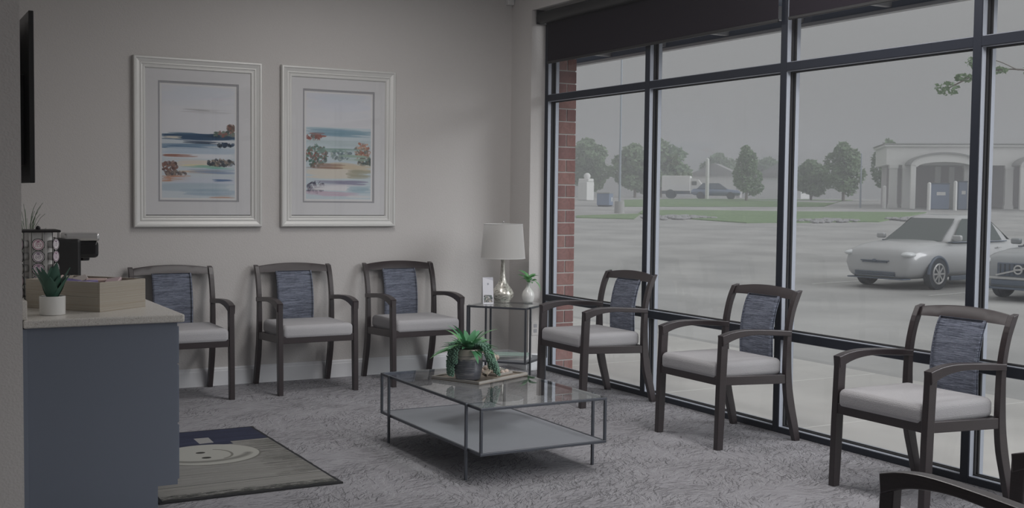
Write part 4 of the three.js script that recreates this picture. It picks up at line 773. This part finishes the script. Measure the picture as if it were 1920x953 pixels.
makeCar('silver car with round grille badge at the right edge', [15.93, -0.42, -5.82], [-0.989, 0.15], M.carSilver, 1.05, 'badge');
// ---------------------------------------------------------------- trees and far things
function foliage(r, blobs, n, size) {
  const pos = [], idx = []; let k = 0; const q = new THREE.Quaternion(), e = new THREE.Euler(), v = new THREE.Vector3();
  for (const [bx, by, bz, rx, ry, rz] of blobs) for (let i = 0; i < n; i++) {
    const u = r() * 2 - 1, a = r() * 6.283, d = Math.cbrt(0.25 + 0.75 * r()), c = Math.sqrt(1 - u * u), cx = bx + Math.cos(a) * c * d * rx, cy = by + u * d * ry, cz = bz + Math.sin(a) * c * d * rz, s = size * (0.6 + 0.8 * r());
    q.setFromEuler(e.set(r() * 3, r() * 6.3, r() * 3));
    for (const [lx, ly, lz] of [[0, 0, -s], [s * 0.55, s * 0.15, 0], [0, 0, s], [-s * 0.55, s * 0.15, 0]]) { v.set(lx, ly, lz).applyQuaternion(q); pos.push(cx + v.x, cy + v.y, cz + v.z); }
    idx.push(k, k + 1, k + 2, k, k + 2, k + 3); k += 4;
  }
  const g = new THREE.BufferGeometry(); g.setAttribute('position', new THREE.Float32BufferAttribute(pos, 3)); g.setIndex(idx); g.computeVertexNormals(); return g;
}
function tree(label, x, z, h, w, mat, s, conical = false) {
  const r = rng(s), y = ground(x, z), t = thing('tree', label, 'tree', [x, y - 0.05, z], 0, 'trees across the road');
  obj('trunk', loft([0, 0.2, 0.45, 0.7].map((u) => Array.from({ length: 8 }, (_, i) => { const a = i / 8 * 6.283, q = 0.16 * h / 6 * (1 - u * 0.8); return [Math.cos(a) * q, u * h, -Math.sin(a) * q]; }))), M.bark, t);
  const blobs = []; const nb = 11;
  for (let i = 0; i < nb; i++) { const u = (i + 0.5) / nb, a = i * 2.4, env = conical ? 1 - 0.75 * u : Math.sin(Math.PI * (0.18 + 0.74 * u)); blobs.push([Math.cos(a) * w * 0.27 * env, h * (0.22 + 0.66 * u), Math.sin(a) * w * 0.27 * env, w * 0.28 * (0.4 + 0.6 * env), h * 0.15, w * 0.28 * (0.4 + 0.6 * env)]); }
  obj('foliage', foliage(r, blobs, 300, w * 0.05), mat, t);
}
tree('hazy tree beside the brick pier', 60.3, -92.6, 6.2, 5.0, leafMat, 201);
tree('light green tree left of the first window post', 61.7, -86.0, 5.4, 5.2, leafMat, 202);
tree('wide hazy grey green tree just right of the first window post', 70.0, -93.0, 6.3, 6.6, leafMat, 203);
tree('dim hazy tree behind the light green one', 79.6, -108.0, 4.8, 5.2, leafMat, 204);
tree('small distant tree above the white box truck', 98, -117.6, 6.2, 6, leafMat, 205);
tree('bright green pointed tree in the middle pane', 58.1, -65.1, 4.6, 2.9, leafMat, 206, true);
tree('low hazy tree behind the house with pale roof', 104, -114, 5.6, 7, leafMat, 207);
tree('rounded green tree right of the second window post', 66.6, -66.6, 3.6, 3.6, leafMat, 208);
tree('tall dark green tree left of the thin pole', 65.4, -61.6, 5.0, 3.4, leafMat, 209);
tree('tall dark green tree beside the arched building', 69.6, -60.6, 5.3, 3.2, leafMat, 210);
{ // lot light
  const y = ground(36.6, -52), t = thing('lot_light_pole', 'tall thin parking lot light pole on a concrete base', 'light pole', [36.6, y, -52]);
  obj('base', cyl(0.33, 0.3, 0.85, 0, -0.1, 0, 20), M.kerb, t); obj('pole', cyl(0.075, 0.05, 11, 0, 0.75, 0, 12), M.poleGrey, t);
  obj('lamp_head', [box(0.7, 0.12, 0.3, 0.45, 11.6, 0, 0.03), box(0.7, 0.12, 0.3, -0.45, 11.6, 0, 0.03), box(0.5, 0.06, 0.06, 0, 11.63, 0)], M.poleGrey, t);
  const p = thing('utility_pole', 'thin grey pole in front of the dark green trees', 'pole', [55.0, ground(55, -49.6), -49.6]); obj('pole', cyl(0.07, 0.05, 3.7, 0, 0, 0, 10), M.poleGrey, p); obj('cap', new THREE.SphereGeometry(0.06, 8, 6).translate(0, 3.7, 0), M.poleGrey, p);
  const w = thing('utility_pole', 'pale post beside the white box truck', 'pole', [58.5, ground(58.5, -70.7), -70.7]); obj('pole', cyl(0.17, 0.15, 3.4, 0, 0, 0, 12), M.pale, w); obj('cap', new THREE.SphereGeometry(0.15, 10, 6).translate(0, 3.4, 0), M.pale, w);
  const d = thing('dumpster', 'blue dumpster with a pale mark behind the lot light base', 'dumpster', [40.7, ground(40.7, -59.8) , -59.8], 0.75);
  obj('bin', span(-0.6, 0.6, 0.08, 0.9, -0.45, 0.45, 0.02), M.blueBox, d); obj('lid', span(-0.62, 0.62, 0.9, 0.97, -0.47, 0.47, 0.02), M.roofGrey, d); obj('mark', [span(0.05, 0.35, 0.35, 0.65, 0.45, 0.456)], M.white, d); obj('wheel', [span(-0.5, -0.4, 0, 0.1, -0.4, 0.4), span(0.4, 0.5, 0, 0.1, -0.4, 0.4)], M.tyre, d);
  const q = thing('stone_pillar', 'white rounded gate pillar at the edge of the lot', 'pillar', [46.3, ground(46.3, -71), -71], 0.6);
  obj('shaft', [span(-0.75, 0.75, 0, 1.5, -0.4, 0.4, 0.05)], M.pale, q); obj('cap', [span(-0.55, 0.55, 1.5, 1.75, -0.45, 0.45, 0.06), new THREE.SphereGeometry(0.28, 14, 10).translate(0.2, 1.95, 0)], M.pale, q);
}
function house(label, x, z, w, h, rh, turn, s) {
  const t = thing('house', label, 'house', [x, ground(x, z) - 0.05, z], turn);
  obj('wall', span(-w / 2, w / 2, 0, h, -2.5, 2.5), M.pale, t);
  const rf = prism([[-3.0, h], [3.0, h], [0, h + rh]], w + 0.5, 0); obj('roof', rf, M.roofGrey, t);
  const wg = span(-0.45, 0.45, 0, 0.9, 2.5, 2.54);
  for (const u of [-0.33, 0, 0.33]) { const f = shared('window', wg, M.paleWall, t); f.position.set(u * w, h * 0.4, 0); shared('pane', span(-0.38, 0.38, 0.06, 0.84, 2.54, 2.55), M.carTrim, f); }
  obj('gable', prism([[2.4, h], [3.4, h - 0.2], [3.4, h + rh * 0.15], [2.4, h + rh * 0.5]], w * 0.3, 0), M.roofGrey, t);
}
house('white house with grey roof behind the white box truck', 81.8, -98, 5.6, 2.6, 1.4, 0.75, 1);
house('pale house with a pitched roof right of the pointed tree', 86.0, -91.5, 4.2, 2.4, 1.6, 0.6, 2);
{ // white pickup
  const x = 61.6, z = -77.6, t = thing('box_truck', 'white box truck parked by the far trees', 'truck', [x, ground(x, z), z], -0.75);
  obj('cargo_box', span(-2.2, 0.4, 0.7, 2.1, -0.9, 0.9, 0.05), M.pale, t); obj('cab', [loft([[0.4, 1.9], [1.1, 1.75], [1.5, 1.25], [2.2, 1.1]].map(([q, y]) => [[q, 0.5, -0.85], [q, 0.5, 0.85], [q, y, 0.75], [q, y, -0.75]]).reverse(), 0.4)], M.white, t);
  obj('cab_window', [span(0.55, 1.0, 1.25, 1.6, 0.78, 0.83), span(0.55, 1.0, 1.25, 1.6, -0.83, -0.78)], M.carGlass, t);
  for (const wx of [-1.4, 1.5]) for (const s of [-1, 1]) obj('wheel', new THREE.CylinderGeometry(0.42, 0.42, 0.25, 18).rotateX(Math.PI / 2).translate(wx, 0.42, s * 0.78), M.tyre, t);
  obj('chassis', span(-2.2, 2.1, 0.42, 0.7, -0.6, 0.6), M.carTrim, t);
}
{ // far parked car by the road
  const x = 60.2, z = -71.6, t = thing('distant_car', 'dark blue car parked below the white box truck', 'car', [x, ground(x, z), z], -0.75);
  obj('body', loft([[-2.1, 0.5, 0.75], [-1.9, 0.35, 0.9], [-0.4, 0.3, 0.95], [1, 0.3, 0.9], [1.9, 0.32, 0.8], [2.1, 0.45, 0.65]].map(([q, a, b]) => superRing(q, 0.85, a, b, 0.1, 12)).reverse(), 0.9), M.blueBox, t);
  obj('cabin', loft([[0.9, 1.0, -1.6, 0.75], [1.4, 0.3, -1.1, 0.6]].map(([y, a, b, w]) => [[a, y, w], [a, y, -w], [b, y, -w], [b, y, w]]), 0.4), M.carTrim, t);
  for (const wx of [-1.3, 1.3]) for (const s of [-1, 1]) obj('wheel', new THREE.CylinderGeometry(0.32, 0.32, 0.2, 16).rotateX(Math.PI / 2).translate(wx, 0.32, s * 0.75), M.tyre, t);
}
{ // drive-through building with barrel canopies
  const x = 56.55, z = -48.8, y = ground(58, -47) - 0.02, t = thing('arched_building', 'pale flat roofed drive-through building with arched canopies', 'building', [x, y, z], Math.atan2(-0.643, 0.766));
  obj('rear_wall', span(0.4, 26, 0, 3.4, -6, -3), M.paleWall, t);
  obj('parapet', [span(0, 26.4, 3.0, 4.25, -6.4, 0.0), span(-0.15, 26.5, 4.25, 4.4, -6.5, 0.15, 0.03)], M.pale, t);
  obj('parapet_cap', span(-0.2, 26.6, 4.4, 4.47, -6.55, 0.2), M.roofGrey, t);
  const colG = [span(-0.25, 0.25, 0, 3.0, -0.5, 0), span(-0.3, 0.3, 0, 0.3, -0.55, 0.05), span(-0.3, 0.3, 2.75, 3.0, -0.55, 0.05)];
  const cg = merge(colG);
  for (const s of [0.5, 1.35, 5.35, 8.0, 12.4, 15, 19.4]) shared('column', cg, M.pale, t).position.x = s;
  const pier = span(-0.17, 0.17, 0, 2.9, 0, 0.35);
  for (const s of [3.55, 4.45]) shared('column', pier, M.pale, t).position.set(s, 0, -1.2);
  for (const c of [3.5, 10.4, 17.4]) {
    const w = 2.3, arc = (rw, rh, b) => Array.from({ length: 17 }, (_, i) => [c - rw * Math.cos(i / 16 * Math.PI), b + rh * Math.sin(i / 16 * Math.PI)]);
    const outer = arc(w, 0.85, 2.95), inner = arc(w - 0.12, 0.75, 2.93), sh = new THREE.Shape([...outer, ...inner.slice().reverse()].map((q) => new THREE.Vector2(...q)));
    obj('barrel_roof', uvBox(new THREE.ExtrudeGeometry(sh, { depth: 2.2, bevelEnabled: false }).translate(0, 0, 0)), M.roofGrey, t);
    const ty = new THREE.Shape([...arc(w - 0.12, 0.75, 2.93), ...arc(w - 0.55, 0.35, 2.8).reverse()].map((q) => new THREE.Vector2(...q)));
    obj('arch_face', uvBox(new THREE.ExtrudeGeometry(ty, { depth: 0.15, bevelEnabled: false }).translate(0, 0, 1.95)), M.pale, t);
    for (const s of [-1, 1]) obj('canopy_post', span(c + s * (w - 0.3) - 0.16, c + s * (w - 0.3) + 0.16, 0, 2.95, 1.75, 2.1, 0.02), M.pale, t);
  }
}
const onBank = (s, n) => [56.55 + s * 0.766 - n * 0.643, 58 * 0 - 48.8 + s * 0.643 + n * 0.766];
[[3.3, 1.1, 1.25, 1.7, 'wide blue bin under the first arch'], [4.75, 1.3, 0.55, 1.85, 'narrow blue bin under the first arch']].forEach(([s, n, w, h, label]) => {
  const [x, z] = onBank(s, n), t = thing('blue_bin', label, 'bin', [x, ground(x, z), z], Math.atan2(-0.643, 0.766), 'blue bins under the arches');
  obj('bin_body', span(-w / 2, w / 2, 0, h, -0.4, 0.4, 0.04), M.blueBox, t); obj('bin_label', span(-w * 0.15, w * 0.3, h * 0.55, h * 0.68, 0.4, 0.41), M.pale, t); obj('bin_lid', span(-w / 2 - 0.03, w / 2 + 0.03, h, h + 0.06, -0.43, 0.43, 0.02), M.carTrim, t);
});
[[-0.2, 1.0, 1.5, 'leftmost white bollard by the building corner'], [2.45, 2.6, 1.8, 'white bollard left of the wide blue bin'], [4.1, 2.6, 1.9, 'white bollard right of the wide blue bin']].forEach(([s, n, h, label]) => {
  const [x, z] = onBank(s, n), t = thing('bollard', label, 'bollard', [x, ground(x, z), z], 0, 'bollards by the arched building'); obj('post', cyl(0.12, 0.12, h - 0.06, 0, 0, 0, 14), M.pale, t); obj('dome', new THREE.SphereGeometry(0.12, 14, 8).translate(0, h - 0.06, 0), M.pale, t);
});
{ const [x, z] = onBank(9.1, 3.0), t = thing('teller_kiosk', 'white box on a post under the second arch', 'kiosk', [x, ground(x, z), z], -0.7); obj('post', span(-0.08, 0.08, 0, 1.0, -0.08, 0.08), M.pale, t); obj('cabinet', span(-0.25, 0.25, 0.9, 1.8, -0.2, 0.2, 0.06), M.pale, t); obj('slot', [span(-0.1, 0.12, 1.5, 1.6, 0.2, 0.21), span(-0.1, 0.12, 1.1, 1.18, 0.2, 0.21)], M.carTrim, t); }
{ // near tree: its trunk stands outside the view, a leafy limb reaches into it
  const r = rng(301), x = 23.6, z = -10.0, y = ground(x, z), t = thing('street_tree', 'leafy branch tips hanging in at the upper right', 'tree', [x, y, z]);
  obj('trunk', loft([[0, 0.13], [1.5, 0.11], [3.5, 0.09], [5.5, 0.05], [7, 0.02]].map(([h, q]) => Array.from({ length: 10 }, (_, i) => [Math.cos(i / 10 * 6.283) * q, h, -Math.sin(i / 10 * 6.283) * q]))), M.bark, t);
  obj('limb', [tube([[0, 3.6, 0], [-1.2, 4.7, -0.7], [-2.2, 5.2, -1.3], [-3.1, 5.15, -1.9], [-3.9, 4.75, -2.3]], 0.02, 24, 6), tube([[-2.4, 5.2, -1.4], [-3.0, 5.45, -1.7], [-3.5, 5.4, -2.0]], 0.012, 12, 5)], M.bark, t);
  obj('foliage', [foliage(r, [[-3.95, 4.72, -2.35, 0.34, 0.17, 0.28], [-3.55, 5.0, -2.1, 0.32, 0.1, 0.25], [-3.3, 5.4, -1.95, 0.35, 0.16, 0.25], [-2.85, 5.2, -1.7, 0.3, 0.08, 0.25], [-1.85, 5.22, -1.15, 0.55, 0.3, 0.4], [-1.75, 5.6, -1.1, 0.3, 0.22, 0.3]], 110, 0.06), foliage(r, [[0.4, 5.6, 0.2, 1.5, 1.5, 1.5], [0.2, 7.2, 0.3, 1.3, 1.2, 1.3], [1.2, 6.2, 0.8, 1.4, 1.3, 1.4]], 1100, 0.08)], leafMat, t);
}
renderer.render(scene, camera);
